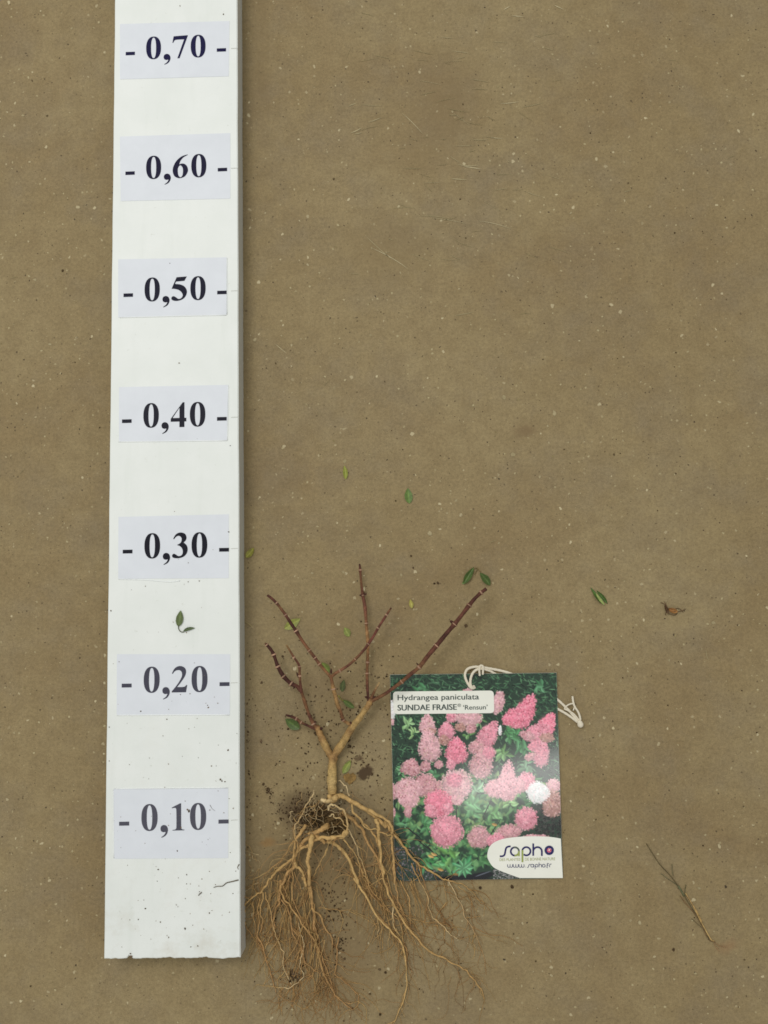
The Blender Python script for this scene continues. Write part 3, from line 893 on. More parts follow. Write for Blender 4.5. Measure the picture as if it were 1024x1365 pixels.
for i in range(120):       # longer strands hanging between the main roots
    px, py = random.choice([(352, 1175), (368, 1190), (378, 1170), (390, 1165), (402, 1195), (412, 1180), (418, 1215), (385, 1215), (400, 1240), (425, 1250), (500, 1130), (510, 1190), (520, 1150), (530, 1205), (548, 1180), (470, 1130), (480, 1160), (498, 1215)])
    left = px < 440
    rootlet(px + random.gauss(0, 5), py + random.gauss(0, 8), random.uniform(2.5, 6), math.pi / 2 + (random.gauss(.05, .22) if left else random.gauss(-.42, .22)), random.randint(7, 15), random.uniform(6, 10), random.uniform(.4, .72), random.choice([RC1, RC2, RC2, RC3]), .16, .5)
for i in range(46):        # tangle in the soil of the crown
    rootlet(random.uniform(388, 456), random.uniform(1072, 1112), random.uniform(9, 14), random.uniform(0, 6.28), random.randint(5, 9), random.uniform(2.5, 4.5), random.uniform(.3, .55), random.choice([RPALE, RC1, RC2, (150, 130, 100)]), .6, .3)
hair.build('rootlets', MAT['root'], plant)['kind'] = 'stuff'

# soil held in the root crown
heap = Soup()


def mound(px, py, rx, ry, h, col, n=26):
    V, F = [], []
    c = fp(px, py)
    for j in range(n + 1):
        for i in range(n + 1):
            u, v = i / n * 2 - 1, j / n * 2 - 1
            d = math.hypot(u, v)
            z = max(0.0, 1 - d * d) * h * (0.35 + 1.1 * random.random()) - 0.0012
            V.append((c[0] + u * rx * MPP + random.gauss(0, .0003), c[1] + v * ry * MPP + random.gauss(0, .0003), z))
    for j in range(n):
        for i in range(n):
            a = j * (n + 1) + i
            F.append((a, a + 1, a + n + 2, a + n + 1))
    heap.add(V, F, lin(*col))


mound(420, 1087, 26, 17, 0.006, (84, 68, 46))
mound(446, 1098, 22, 16, 0.008, (104, 84, 54))
heap.build('root_ball_soil', MAT['soil'], plant)


# ------------------------------------------------------------------ loose soil
ICO_V, ICO_F = None, None
bm = bmesh.new(); bmesh.ops.create_icosphere(bm, subdivisions=1, radius=1)
ICO_V = np.array([v.co[:] for v in bm.verts]); ICO_F = [tuple(v.index for v in f.verts) for f in bm.faces]
bm.free()


def crumb(sp, px, py, r, z, col):
    c = fp(px, py, z)
    rr = r * MPP
    s = rr * (0.65 + 0.6 * RNG.random((len(ICO_V), 1)))
    V = ICO_V * s * np.array([random.uniform(.7, 1.3), random.uniform(.7, 1.3), random.uniform(.5, .8)])
    sp.add(V + c + np.array([0, 0, rr * 0.32]), ICO_F, lin(*col))


def soilcol():
    v = random.uniform(-16, 14)
    v += random.choice([0, 0, 10, 26])
    return (72 + v, 57 + v * .9, 39 + v * .8)


soil = Soup()
for (cx, cy, sx, sy, n, rmax) in ((404, 1083, 12, 12, 300, 1.5), (372, 1080, 8, 12, 30, 1.4), (356, 1053, 4.5, 3.5, 26, 1.9), (395, 1299, 5, 5, 46, 2.2), (386, 1296, 6, 7, 14, 1.5), (448, 1210, 9, 16, 70, 1.5), (455, 1262, 8, 12, 34, 1.6),
                                  (440, 1010, 32, 34, 120, 1.5), (470, 940, 26, 26, 70, 1.4), (430, 955, 34, 24, 60, 1.3), (486, 1012, 14, 14, 40, 1.4), (448, 1165, 22, 20, 70, 1.3), (430, 1095, 22, 12, 200, 1.6), (400, 1240, 26, 40, 60, 1.4), (466, 1132, 10, 10, 24, 1.3),
                                  (382, 1200, 16, 18, 22, 1.4), (500, 1080, 20, 30, 40, 1.3), (497, 905, 14, 20, 34, 1.4), (423, 979, 3, 4, 9, 1.7), (466, 985, 3, 8, 14, 1.8), (478, 950, 3, 6, 9, 1.7)):
    for i in range(n):
        crumb(soil, random.gauss(cx, sx), random.gauss(cy, sy), random.uniform(.45, rmax), 0, soilcol())
for i in range(330):
    px, py = random.gauss(450, 90), random.gauss(1090, 140)
    if px > 331:
        crumb(soil, px, py, random.uniform(.35, 1.2), 0, soilcol())
for i in range(46):
    crumb(soil, random.uniform(329, 334), random.uniform(850, 1140), random.uniform(.4, 1.3), 0, soilcol())
for i in range(110):
    crumb(soil, random.uniform(340, 1020), random.uniform(0, 1360), random.uniform(.4, 1.1), 0, soilcol())
for px, py, r in ((640, 1183, 3), (683, 1182, 2.6), (514, 1296, 2.4), (506, 1292, 2.5), (937, 1127, 2), (898, 1266, 3), (579, 778, 2), (548, 741, 1.8), (551, 757, 1.6), (584, 777, 2.4), (621, 834, 2.6), (377, 875, 2), (348, 988, 3), (470, 1344, 2), (507, 1352, 2), (349, 910, 2.2)):
    crumb(soil, px, py, r * .8, 0, soilcol())
so = soil.build('soil_crumbs', MAT['soil'], None, False)
tag(so, 'dark soil crumbs scattered over the floor around the roots', 'soil', kind='stuff')

specks = Soup()
for i in range(150):
    px, py = min(random.uniform(145, 316), random.uniform(230, 400)), 1276 - abs(random.gauss(0, 260))
    if 143 < px < 316 and py > 20:
        crumb(specks, px, py, random.uniform(.25, .75), BOARD_T + (.0003 if random.random() < .5 else 0), tuple(np.array(soilcol()) + random.uniform(10, 70)))
for px, py, r in ((294, 1039, 1.8), (296, 1041, 1.5), (300, 1042, 1.2), (252, 1081, 1.9), (250, 1079, 1.4), (219.7, 1050, 1.1), (236.6, 1134, 1.2), (175, 1275, 2.2), (174, 1271, 1.6), (247, 1238, 1.6), (304, 1000, 1.5), (282, 1021, 1.2), (148, 814, 1.2), (278, 943, 1.3), (277, 940, 1.0), (188, 948, 1.2), (240, 1087, 1.1), (241.5, 1103, 1.1),
                  (214, 1229, 1.2), (194, 1211, 1.0), (211, 1159, 1.1), (249, 1166, 1.1), (305, 709, 1.3), (239, 484, 1.0), (226.5, 351, 1), (298, 19, 1.3), (240, 8, 1.1)):
    crumb(specks, px, py, r * .85, BOARD_T, tuple(np.array(soilcol()) + 22))
sp = specks.build('soil_specks', MAT['soil'], None, False)
tag(sp, 'tiny soil specks sprinkled on the white board', 'soil', kind='stuff')


# thin root scraps on the board
def scrap(pts, r, z, col, label):
    P = catmull([fp(x, y, z + r * MPP * .8) for x, y in pts], 5)
    V, F = tube(P, np.linspace(r, r * .5, len(P)) * MPP, 5)
    o = mesh_obj('root_scrap', V, F, MAT['root'], None, True, np.tile(lin(*col), (len(V), 1)))
    return tag(o, label, 'root scrap')


scrap([(318, 1173), (310, 1175), (302, 1177), (297, 1181), (290, 1181.5), (285, 1183)], .75, BOARD_T, (104, 96, 80), 'thin crooked grey root scrap lying across the lower edge of the white board')
scrap([(269, 1189.5), (266, 1192), (264.5, 1194)], .8, BOARD_T, (112, 104, 90), 'very short grey root scrap on the white board')
scrap([(280, 1073), (283, 1078), (287, 1081)], .5, BOARD_T, (150, 150, 150), 'tiny curved grey fibre on the 0,10 sticker')
scrap([(319, 1152), (317, 1156), (318, 1159)], .7, BOARD_T - .0002, (110, 100, 84), 'tiny root scrap at the side edge of the board')
scrap([(325, 828), (331, 831), (337, 836)], .7, 0, (172, 156, 110), 'short pale straw beside the white board')

# ------------------------------------------------------------------ leaves


def leaf_mesh(px, py, length, width, ang, z=0.4, fold=0.25, curl=0.0, col=(96, 120, 58), tipcol=None, bend=0.0, name='leaf', parent=None, roll=0.0):
    """px,py: centre; ang: photograph direction of the tip in degrees anticlockwise from right"""
    c = fp(px, py)
    a = math.radians(ang)
    bend = bend + random.uniform(-.14, .14)
    curl = curl + random.uniform(0, .04)
    n, m = 12, 6
    V, C = [], []
    warm = np.array([1.08, 1.0, 0.72])
    cl = np.array(lin(*col)) * warm; ct = np.array(lin(*(tipcol or col))) * warm
    Lm, Wm = length * MPP, width * MPP * .5
    for i in range(n + 1):
        t = i / n
        w = Wm * max(0.02, (math.sin(math.pi * t ** 0.85) ** 0.8)) * (1 + 0.05 * random.uniform(-1, 1))
        for j in range(m + 1):
            s = j / m * 2 - 1
            x = (t - .5) * Lm
            y = s * w * math.cos(fold * 1.2) + bend * (t * (1 - t)) * Lm
            zz = z / 1000 + abs(s) * w * math.sin(fold * 1.2) + curl * (2 * t - 1) ** 2 * Lm + roll * s * w
            zz = max(zz, 0.0002) + .00005 * random.random()
            V.append((c[0] + x * math.cos(a) - y * math.sin(a), c[1] + x * math.sin(a) + y * math.cos(a), zz))
            k = cl * (1 - t) + ct * t
            rib = math.exp(-(s / .16) ** 2) * .45 + 0.12 * max(0, math.sin(t * 28 + abs(s) * 4)) ** 6
            C.append(np.clip(k * (0.9 + .2 * random.random()) * (1 + rib), 0, 1))
    F = [(i * (m + 1) + j, (i + 1) * (m + 1) + j, (i + 1) * (m + 1) + j + 1, i * (m + 1) + j + 1) for i in range(n) for j in range(m)]
    return mesh_obj(name, V, [f[::-1] for f in F] if face_up(np.array(V)[:, :2], [F[m * 6 + 2]])[0] != F[m * 6 + 2] else F, MAT['leaf'], parent, True, C)


def stalk(pts, r, parent, col=(110, 92, 56)):
    P = catmull([fp(x, y, z / 1000) for x, y, z in pts], 4)
    V, F = tube(P, np.full(len(P), r * MPP), 5)
    return mesh_obj('stalk', V, F, MAT['bark'], parent, True, np.tile(lin(*col), (len(V), 1)))


LEAVES = [
    ((460, 630, 19, 7, 95), dict(col=(128, 138, 62), fold=.35), 'small narrow yellow-green leaf lying alone on the open floor above the stems'),
    ((545, 661, 21, 11, 95), dict(col=(84, 112, 54), fold=.15), 'small oval mid-green leaf lying alone on the open floor above the stems'),
    ((333.5, 737, 17, 9, 50), dict(col=(130, 132, 60), fold=.3, curl=.05), 'small yellow-green leaf touching the side of the white board'),
    ((548, 805, 12, 6.5, 100), dict(col=(150, 148, 86), fold=.4, curl=.12), 'tiny crumpled yellow leaf between the crossing stem and the longest stem'),
    ((390, 831.5, 25, 12, 32), dict(col=(128, 136, 70), fold=.12), 'pale yellow-green leaf lying under the upper left stem'),
    ((462.5, 842.5, 14, 9, 118), dict(col=(112, 124, 66), fold=.2), 'small pale green leaf lying left of the upright stem'),
    ((434, 890, 17, 9, 125), dict(col=(96, 112, 50), fold=.2), 'small green leaf tucked beside the forked upper stem'),
    ((457.5, 914, 16, 8, 80), dict(col=(72, 84, 48), fold=.3), 'dull dark green leaf on the floor below the stem fork'),
    ((390.5, 964.5, 23, 13, 145), dict(col=(68, 90, 42), fold=.25, curl=.06, z=1.2), 'broad dark green leaf beneath the short lower left stem'),
    ((462.5, 1022, 20, 9, 58), dict(col=(118, 132, 70), fold=.25), 'pale green pointed leaf beside the trunk and the brown disc'),
]
for a, kw, lab in LEAVES:
    x, y, l, w, an = a
    tag(leaf_mesh(x, y, l, w, an, **kw), lab, 'leaf', 'fallen leaves')

t = thing('leaf_sprig', 'two-leaf green sprig lying on the white board above the 0,20 sticker', 'sprig', fp(240, 838, BOARD_T), 'leaf sprigs')
# on the board: build at floor scale then lift to the board's top


def lifted(fn, z):
    o = fn()
    me = o.data
    n = len(me.vertices)
    co = np.empty(n * 3, np.float32); me.vertices.foreach_get('co', co); co = co.reshape(-1, 3)
    co[:, 2] += z
    # keep the same line of sight for the lifted plane
    k = (CAM[2] - z) / CAM[2]
    base = CAM[:2] + (co[:, :2].mean(0) - CAM[:2]) * k
    co[:, :2] = co[:, :2] - co[:, :2].mean(0) + base
    me.vertices.foreach_set('co', co.ravel()); me.update()
    return o


lifted(lambda: leaf_mesh(239.8, 824.5, 21, 10, 82, fold=.2, col=(84, 102, 66), parent=t), BOARD_T)
lifted(lambda: leaf_mesh(252.5, 839.3, 16, 5, 14, fold=.5, col=(74, 92, 66), parent=t, bend=.25), BOARD_T)
stalk([(238, 833, 22.6), (238.2, 838, 22.8), (241, 842, 22.8), (245.5, 842.5, 22.6)], .6, t, (96, 100, 78))

t = thing('leaf_sprig', 'dark green leaf pair on a thin stalk at the tip of the longest stem', 'sprig', fp(637, 770), 'leaf sprigs')
leaf_mesh(625, 767.5, 26, 11, 57, fold=.55, col=(68, 92, 44), parent=t, z=.6)
leaf_mesh(621.5, 773.5, 15, 5, 42, fold=.2, col=(92, 116, 70), parent=t, z=.3)
leaf_mesh(646.5, 772, 21, 11, 128, fold=.45, col=(64, 86, 40), parent=t, z=.8)
stalk([(631.5, 758, 1), (637, 757.5, 1.4), (641, 763, 1.4)], .6, t, (128, 110, 70))
stalk([(637, 758, 1.2), (634.5, 762, 1), (633, 766, .8)], .5, t, (128, 110, 70))

t = thing('leaf_sprig', 'curled bright green leaf pair on bare floor near the brown fragment', 'sprig', fp(797, 794), 'leaf sprigs')
leaf_mesh(794.5, 794, 26, 6.5, 123, fold=.5, col=(70, 100, 50), parent=t, z=.5, roll=.4)
leaf_mesh(802, 796, 22, 5.5, 127, fold=.5, col=(64, 92, 44), parent=t, z=.8, roll=-.3)
leaf_mesh(799.5, 798.5, 20, 4, 124, fold=.2, col=(128, 146, 92), parent=t, z=1.8)

t = thing('leaf_sprig', 'small green leaf with a yellow stalk between the two main limbs', 'sprig', fp(461, 935), 'leaf sprigs')
leaf_mesh(464.5, 938, 19, 8, 145, fold=.35, col=(78, 98, 48), parent=t, z=.6)
stalk([(451, 927, .8), (454, 931, 1), (458, 934.5, .9)], .9, t, (142, 136, 70))

# round dry scrap
c = fp(466.3, 1037.5)
V, F = slab(blob(c[0], c[1], 7.4 * MPP, .95, 0, 18), -0.0002, 0.0009)
o = mesh_obj('bark_disc', V, F, MAT['bark'], None, False, np.tile(lin(140, 112, 64), (len(V), 1)))
tag(o, 'round tan flake of dry bark on the floor beside the trunk', 'bark flake')

# dry brown fragment
t = thing('dry_fragment', 'crumpled brown dry leaf fragment with thin threads on bare floor', 'dry leaf', fp(893, 812))
leaf_mesh(896, 813.5, 14, 9, 160, fold=.6, col=(150, 112, 70), tipcol=(120, 84, 54), parent=t, z=.4, curl=.15, name='flake')
leaf_mesh(888, 812, 14, 5, 110, fold=.7, col=(84, 62, 46), parent=t, z=.4, curl=.2, name='flake')
for pts in ([(881, 803, .5), (887, 806, 2), (892, 813, 2)], [(886, 802, .5), (889, 810, 2), (887, 820, .5)], [(898, 815, 1), (906, 815, 1), (914, 812, .5)], [(897, 812, 1), (905, 811, 1), (911, 816, .5)], [(892, 818, 1), (899, 820, 1), (903, 818, .5)]):
    stalk(pts, .42, t, (104, 80, 56))

# dry grass stalk
t = thing('dry_stalk', 'long thin dry grass stalk lying alone on the floor beyond the plant card', 'stalk', fp(908, 1190))
zz = lambda pts: [(840 + x / 7.314, 1100 + y / 7.314, .8) for x, y in pts]
for pts, r, col in (([(160, 180), (210, 260), (290, 380), (400, 500), (480, 610), (560, 740), (640, 870), (720, 1010), (770, 1110)], .75, (86, 74, 44)),
                    ([(490, 690), (540, 760), (620, 850), (690, 960), (750, 1090)], .7, (112, 84, 50)), ([(540, 660), (600, 760), (650, 840), (700, 940)], .8, (168, 136, 80)),
                    ([(620, 800), (680, 920), (740, 1030), (790, 1115), (820, 1130)], .9, (182, 150, 90)), ([(410, 380), (410, 440), (420, 490)], .6, (92, 86, 56)), ([(545, 580), (535, 640), (540, 700)], .6, (84, 78, 46)),
                    ([(300, 470), (380, 530), (450, 580), (500, 650)], .5, (92, 90, 60)), ([(600, 910), (650, 955), (700, 1000)], .5, (92, 80, 50)), ([(470, 590), (500, 640), (525, 690)], 1.3, (84, 88, 56)),
                    ([(820, 1130), (860, 1170), (930, 1190)], .35, (150, 110, 72)), ([(815, 1130), (830, 1180), (870, 1230)], .35, (150, 110, 72)), ([(760, 1110), (790, 1130), (830, 1140)], .5, (96, 70, 42))):
    o = stalk(zz(pts), r * .85, t, tuple(min(255, v + 18) for v in col))
    o.name = 'blade'

# ------------------------------------------------------------------ plant card
ZK = 0.0023
CS = 3.657


def kp(x, y, z=ZK):
    return fp(510 + x / CS, 880 + y / CS, z)


card = thing('plant_card', 'glossy plant label card with pink flower photo and white string', 'label card', kp(455, 570, 0))
TL, TR, BR, BL = (37, 71), (848, 62), (879, 1062), (62, 1077)
GX, GY = 405, 505
# --- the printed picture, painted stroke by stroke onto the card's own grid
W, H = 860, 1024              # painting units: zoom pixels from (30, 58)
sc_ = 0.5
PW, PH = int(W * sc_), int(H * sc_)
IMG = np.zeros((PH, PW, 3))
YY, XX = np.mgrid[0:PH, 0:PW]


def hs(r, g, b, j=10):
    return np.clip(np.array([r, g, b]) + random.uniform(-j, j), 0, 255)


def stamp(cx, cy, rx, ry, ang, col, alpha=1.0, shape='ell', soft=0.25):
    cx, cy, rx, ry = (cx - 30) * sc_, (cy - 58) * sc_, rx * sc_, ry * sc_
    R = max(rx, ry) + 1.5
    x0_, x1_, y0_, y1_ = int(max(0, cx - R)), int(min(PW, cx + R + 1)), int(max(0, cy - R)), int(min(PH, cy + R + 1))
    if x1_ <= x0_ or y1_ <= y0_:
        return
    dx, dy = XX[y0_:y1_, x0_:x1_] - cx, YY[y0_:y1_, x0_:x1_] - cy
    c, s = math.cos(ang), math.sin(ang)
    u, v = (dx * c + dy * s) / rx, (-dx * s + dy * c) / ry
    if shape == 'cone':
        d = np.sqrt((u / np.clip(.46 + .60 * (v + 1) / 2, .25, 1.1)) ** 2 + v * v)
    elif shape == 'leaf':
        d = np.abs(v) / np.maximum(1 - u * u, 1e-3) + (np.abs(u) > 1) * 9
    else:
        d = np.sqrt(u * u + v * v)
    m = np.clip((1 - d) / soft, 0, 1)[..., None] * alpha
    colr = np.asarray(col, float)
    if shape == 'leaf':        # midrib and lit half of the printed leaf
        colr = colr * (1 + 0.22 * np.tanh(v * 3)[..., None])
    IMG[y0_:y1_, x0_:x1_] = IMG[y0_:y1_, x0_:x1_] * (1 - m) + colr * m


IMG[:] = (30, 58, 42)
for i in range(2600):      # hedge and shade
    x, y = random.uniform(30, 890), random.uniform(58, 720)
    g = random.choice([(40, 88, 58), (30, 70, 50), (62, 118, 74), (18, 38, 30), (82, 138, 90), (24, 52, 40), (14, 30, 24)])
    stamp(x, y, random.uniform(6, 19), random.uniform(2.0, 5), random.gauss(0.5, .9), hs(*g), .9, 'leaf', .5)
for i in range(420):
    x, y = random.uniform(30, 880), random.uniform(60, 300)
    stamp(x, y, random.uniform(8, 22), random.uniform(3, 5.5), random.gauss(0.3, .5), hs(*random.choice([(74, 136, 88), (96, 150, 104), (52, 104, 68)])), .6, 'leaf', .9)
for i in range(900):       # gravel at the foot
    x, y = random.uniform(30, 420), random.uniform(900, 1085)
    v = random.choice([(96, 92, 102), (60, 56, 62), (126, 120, 128), (40, 38, 44), (84, 76, 72)])
    stamp(x, y, random.uniform(2, 6), random.uniform(2, 5), random.random() * 3, hs(*v), .9)
for i in range(500):       # dark ground at the right
    x, y = random.uniform(745, 890), random.uniform(700, 860)
    stamp(x, y, random.uniform(3, 9), random.uniform(2, 6), random.random() * 3, hs(*random.choice([(22, 24, 24), (34, 40, 36), (16, 18, 20), (60, 58, 56)])), .85)
# foliage of the shrub
for i in range(1500):
    x, y = random.gauss(450, 190), random.uniform(560, 1010)
    if x < 60 or x > 850 or (x < 190 and y > 900) or (x > 740 and y > 700):
        continue
    d = (y - 560) / 450
    g = random.choice([(58, 120, 66), (78, 142, 80), (44, 96, 56), (96, 156, 88), (30, 70, 44), (24, 52, 36), (110, 150, 80)])
    stamp(x, y, random.uniform(12, 32), random.uniform(7, 16), random.random() * 6.28, hs(*g), .92, random.choice(['leaf', 'ell']), .5)
for x, y, n, s, g in ((120, 310, 9, 26, (126, 176, 108)), (150, 350, 6, 24, (140, 184, 110)), (95, 540, 6, 24, (84, 150, 88)), (590, 450, 8, 34, (112, 168, 92)), (640, 350, 8, 36, (70, 150, 84)), (690, 420, 9, 36, (64, 140, 80)), (615, 370, 6, 28, (78, 150, 88)), (395, 1020, 12, 44, (62, 160, 96)),
                      (330, 945, 6, 40, (110, 176, 88)), (280, 985, 5, 34, (70, 160, 84)), (215, 992, 5, 34, (66, 150, 84)), (210, 800, 8, 34, (70, 140, 80)), (110, 775, 6, 32, (72, 140, 84)), (250, 560, 8, 32, (60, 126, 74)), (440, 720, 12, 38, (90, 160, 96)), (540, 740, 12, 36, (104, 168, 96)), (620, 690, 10, 34, (126, 178, 104)),
                      (470, 620, 10, 36, (118, 168, 122)), (700, 510, 8, 34, (96, 150, 104)), (420, 365, 5, 22, (104, 160, 84)), (200, 130, 5, 38, (60, 130, 76)), (760, 130, 7, 30, (66, 132, 84)), (480, 300, 5, 22, (110, 160, 100)), (340, 1040, 5, 30, (84, 156, 80))):
    for i in range(n):
        a = i * 6.28 / n + random.gauss(0, .6)
        q = random.uniform(.2, 1.1)
        stamp(x + math.cos(a) * s * q, y + math.sin(a) * s * q, s * random.uniform(.45, .85), s * random.uniform(.26, .48), a + random.gauss(0, .5), hs(*g, 26), .92, 'leaf', .5)
for x, y, a in ((150, 840, .65), (240, 930, .8), (360, 740, 1.6), (510, 720, -1.1), (545, 820, -1.0), (200, 900, .7)):
    stamp(x, y, 62, 3.2, a, (18, 18, 20), .9)
for x, y in ((250, 945), (282, 1020), (235, 955), (545, 800), (360, 1045)):
    stamp(x, y, 16, 9, .3, hs(206, 150, 70), .9, 'leaf', .4)
stamp(395, 1085, 170, 46, 0, (14, 16, 26), .95)           # pot
stamp(480, 1050, 70, 20, -.15, (16, 18, 28), .95)
stamp(490, 1040, 48, 3.4, -.32, (96, 104, 122), .85)
for i in range(260):
    stamp(random.uniform(540, 680), random.uniform(1020, 1080), random.uniform(2, 5), random.uniform(2, 4), 0, hs(*random.choice([(120, 116, 120), (70, 68, 72), (150, 146, 148)])), .9)
for i in range(9):
    a = i * .7
    stamp(395 + math.cos(a) * 24, 1012 + math.sin(a) * 22, 28, 9, a, hs(84, 158, 104, 14), .97, 'leaf', .3)

gm = IMG.mean(2, keepdims=True)
IMG = np.clip(IMG * .78 + gm * .22 + np.array([7, 7, 5]), 0, 255)
PINK = {'hot': (242, 138, 160), 'mid': (232, 152, 168), 'pale': (230, 178, 184), 'mute': (212, 156, 162), 'tan': (188, 142, 132), 'haze': (226, 168, 176), 'white': (238, 240, 238)}
FLOWERS = [
    (218, 312, 42, 46, 0, 'pale', 1), (232, 345, 30, 16, 0, 'tan', 0), (310, 345, 44, 42, 0, 'mid', 1), (300, 390, 24, 26, 0, 'tan', 0), (228, 415, 56, 74, -.1, 'pale', 1), (360, 440, 56, 62, 0, 'hot', 1), (333, 508, 22, 24, 0, 'mid', 0),
    (335, 275, 26, 28, 0, 'mid', 0), (418, 278, 62, 40, 0, 'pale', 0), (430, 332, 24, 24, 0, 'mute', 0), (378, 328, 26, 20, 0, 'tan', 0), (564, 205, 28, 56, .2, 'pale', 0), (416, 150, 22, 12, 0, 'pale', 0),
    (515, 365, 48, 72, .55, 'mid', 1), (455, 425, 38, 30, -.3, 'mute', 0), (572, 340, 8, 26, .1, 'white', 0), (485, 500, 60, 76, .3, 'mute', 1), (520, 450, 28, 30, 0, 'mid', 0),
    (700, 240, 50, 78, .45, 'hot', 1), (655, 285, 56, 46, .4, 'hot', 0), (612, 290, 30, 28, 0, 'hot', 0), (800, 318, 46, 66, .5, 'hot', 1), (752, 355, 62, 44, -.3, 'mid', 0), (705, 365, 38, 20, .3, 'mute', 0), (775, 440, 40, 76, .08, 'mid', 1), (800, 378, 34, 22, 0, 'tan', 0), (718, 470, 26, 18, -.5, 'mute', 0), (740, 420, 30, 24, 0, 'mid', 0),
    (140, 522, 52, 40, .25, 'mute', 1), (208, 515, 24, 26, 0, 'mute', 0), (272, 508, 20, 20, 0, 'mute', 0), (208, 608, 52, 54, .5, 'mute', 0), (268, 615, 22, 26, 0, 'mute', 0), (122, 635, 62, 62, 0, 'pale', 0), (128, 680, 44, 40, 0, 'pale', 0), (123, 735, 18, 32, 0, 'mute', 0),
    (360, 608, 70, 74, 0, 'pale', 0), (350, 585, 36, 34, 0, 'mid', 0), (362, 682, 30, 24, 0, 'pale', 0), (272, 700, 64, 64, 0, 'hot', 0), (235, 735, 28, 30, 0, 'mid', 0), (318, 722, 26, 26, 0, 'mid', 0), (312, 832, 74, 76, 0, 'mid', 0), (470, 862, 52, 52, 0, 'mute', 0), (530, 880, 22, 28, 0, 'mid', 0),
    (608, 575, 46, 80, .1, 'haze', 1), (560, 625, 62, 44, 0, 'haze', 0), (610, 640, 44, 44, 0, 'haze', 0), (700, 590, 42, 44, 0, 'mid', 0), (655, 610, 40, 40, 0, 'haze', 0), (834, 610, 34, 32, 0, 'pale', 0), (828, 700, 48, 64, .1, 'tan', 0), (700, 772, 52, 55, 0, 'mid', 0), (615, 838, 60, 36, -.1, 'mute', 0), (555, 872, 34, 28, 0, 'mid', 0),
    (745, 862, 60, 14, 0, 'mute', 0), (757, 645, 52, 52, 0, 'white', 0), (46, 245, 16, 44, 0, 'white', 0), (50, 640, 12, 40, 0, 'mute', 0), (52, 742, 10, 22, 0, 'mute', 0), (46, 300, 10, 16, 0, 'pale', 0),
]
for (cx, cy, rx, ry, ang, kind, cone) in FLOWERS:
    rx, ry = rx * (1.24 if cone else 1.14), ry * 1.12
    base = np.array(PINK[kind], float)
    stamp(cx, cy, rx * .95, ry * .95, ang, base * (.90 if kind != 'white' else .95), .95, 'cone' if cone else 'ell', .15)
    stamp(cx - rx * .15, cy - ry * .3, rx * .6, ry * .55, ang, np.minimum(base * 1.08, 255), .5, 'ell', 1.0)
    for i in range(14):
        a, d = random.random() * 6.28, random.random() * .8
        stamp(cx + math.cos(a) * d * rx * (.7 if cone else .9), cy + math.sin(a) * d * ry * .85, rx * random.uniform(.16, .3), ry * random.uniform(.14, .26), a, np.clip(base * random.choice([.74, .82, 1.08, 1.12]), 0, 255), .55, 'ell', .9)
    n = int(rx * ry * 0.075)
    c, s = math.cos(ang), math.sin(ang)
    for i in range(n):
        a, d = random.random() * 6.28, math.sqrt(random.random())
        u, v = math.cos(a) * d, math.sin(a) * d
        if cone:
            u *= 0.48 + 0.60 * (v + 1) / 2
        x, y = cx + u * rx * c - v * ry * s, cy + u * rx * s + v * ry * c
        shade = 1.04 - 0.14 * v - 0.10 * d + random.gauss(0, .07)
        q = base * shade
        r_ = random.random()
        if r_ < .10 and kind != 'white':
            q = base * np.array([.74, .6, .62])
        elif r_ < .30:
            q = base * .45 + np.array([250, 214, 216]) * .55
        elif r_ < .40 and kind in ('pale', 'mute', 'tan'):
            q = base * .6 + np.array([190, 190, 140]) * .4
        stamp(x, y, random.uniform(3.0, 7.2), random.uniform(2.6, 5.2), random.random() * 3, np.clip(q, 0, 255), .8, 'ell', .55)
IMG = np.clip(IMG, 0, 255)
PRINT_LIN = np.where(IMG / 255 <= .04045, IMG / 255 / 12.92, ((IMG / 255 + .055) / 1.055) ** 2.4)

gx, gy = np.meshgrid(np.linspace(0, 1, GX), np.linspace(0, 1, GY))
cx_ = (TL[0] * (1 - gx) + TR[0] * gx) * (1 - gy) + (BL[0] * (1 - gx) + BR[0] * gx) * gy
cy_ = (TL[1] * (1 - gx) + TR[1] * gx) * (1 - gy) + (BL[1] * (1 - gx) + BR[1] * gx) * gy


def fp_arr(px, py, z):
    d = np.stack([(px - IMG_W / 2) / F_PX, (IMG_H / 2 - py) / F_PX, -np.ones_like(px)], -1) @ CR.T
    t = (z - CAM[2]) / d[..., 2]
    return CAM + d * t[..., None]


P3 = fp_arr(510 + cx_ / CS, 880 + cy_ / CS, ZK)
ui = np.clip(((cx_ - 30) * sc_).astype(int), 0, PW - 1)
vi = np.clip(((cy_ - 58) * sc_).astype(int), 0, PH - 1)
colr = PRINT_LIN[vi, ui].reshape(-1, 3)
me = bpy.data.meshes.new('printed_picture')
nv = GX * GY
me.vertices.add(nv)
me.vertices.foreach_set('co', P3.reshape(-1).astype(np.float32))
idx = np.arange(nv).reshape(GY, GX)
quads = np.stack([idx[:-1, :-1], idx[1:, :-1], idx[1:, 1:], idx[:-1, 1:]], -1).reshape(-1, 4)
nf = len(quads)
me.loops.add(nf * 4); me.loops.foreach_set('vertex_index', quads.ravel().astype(np.int32))
me.polygons.add(nf); me.polygons.foreach_set('loop_start', np.arange(0, nf * 4, 4, dtype=np.int32))
me.polygons.foreach_set('use_smooth', np.ones(nf, bool))
me.update(calc_edges=True)
att = me.color_attributes.new('Col', 'FLOAT_COLOR', 'POINT')
att.data.foreach_set('color', np.column_stack([colr, np.ones(nv)]).astype(np.float32).ravel())
me.materials.append(MAT['print'])
pic = bpy.data.objects.new('printed_picture', me)
COL.objects.link(pic)
pic.parent = card
pic.matrix_parent_inverse = card.matrix_basis.inverted()

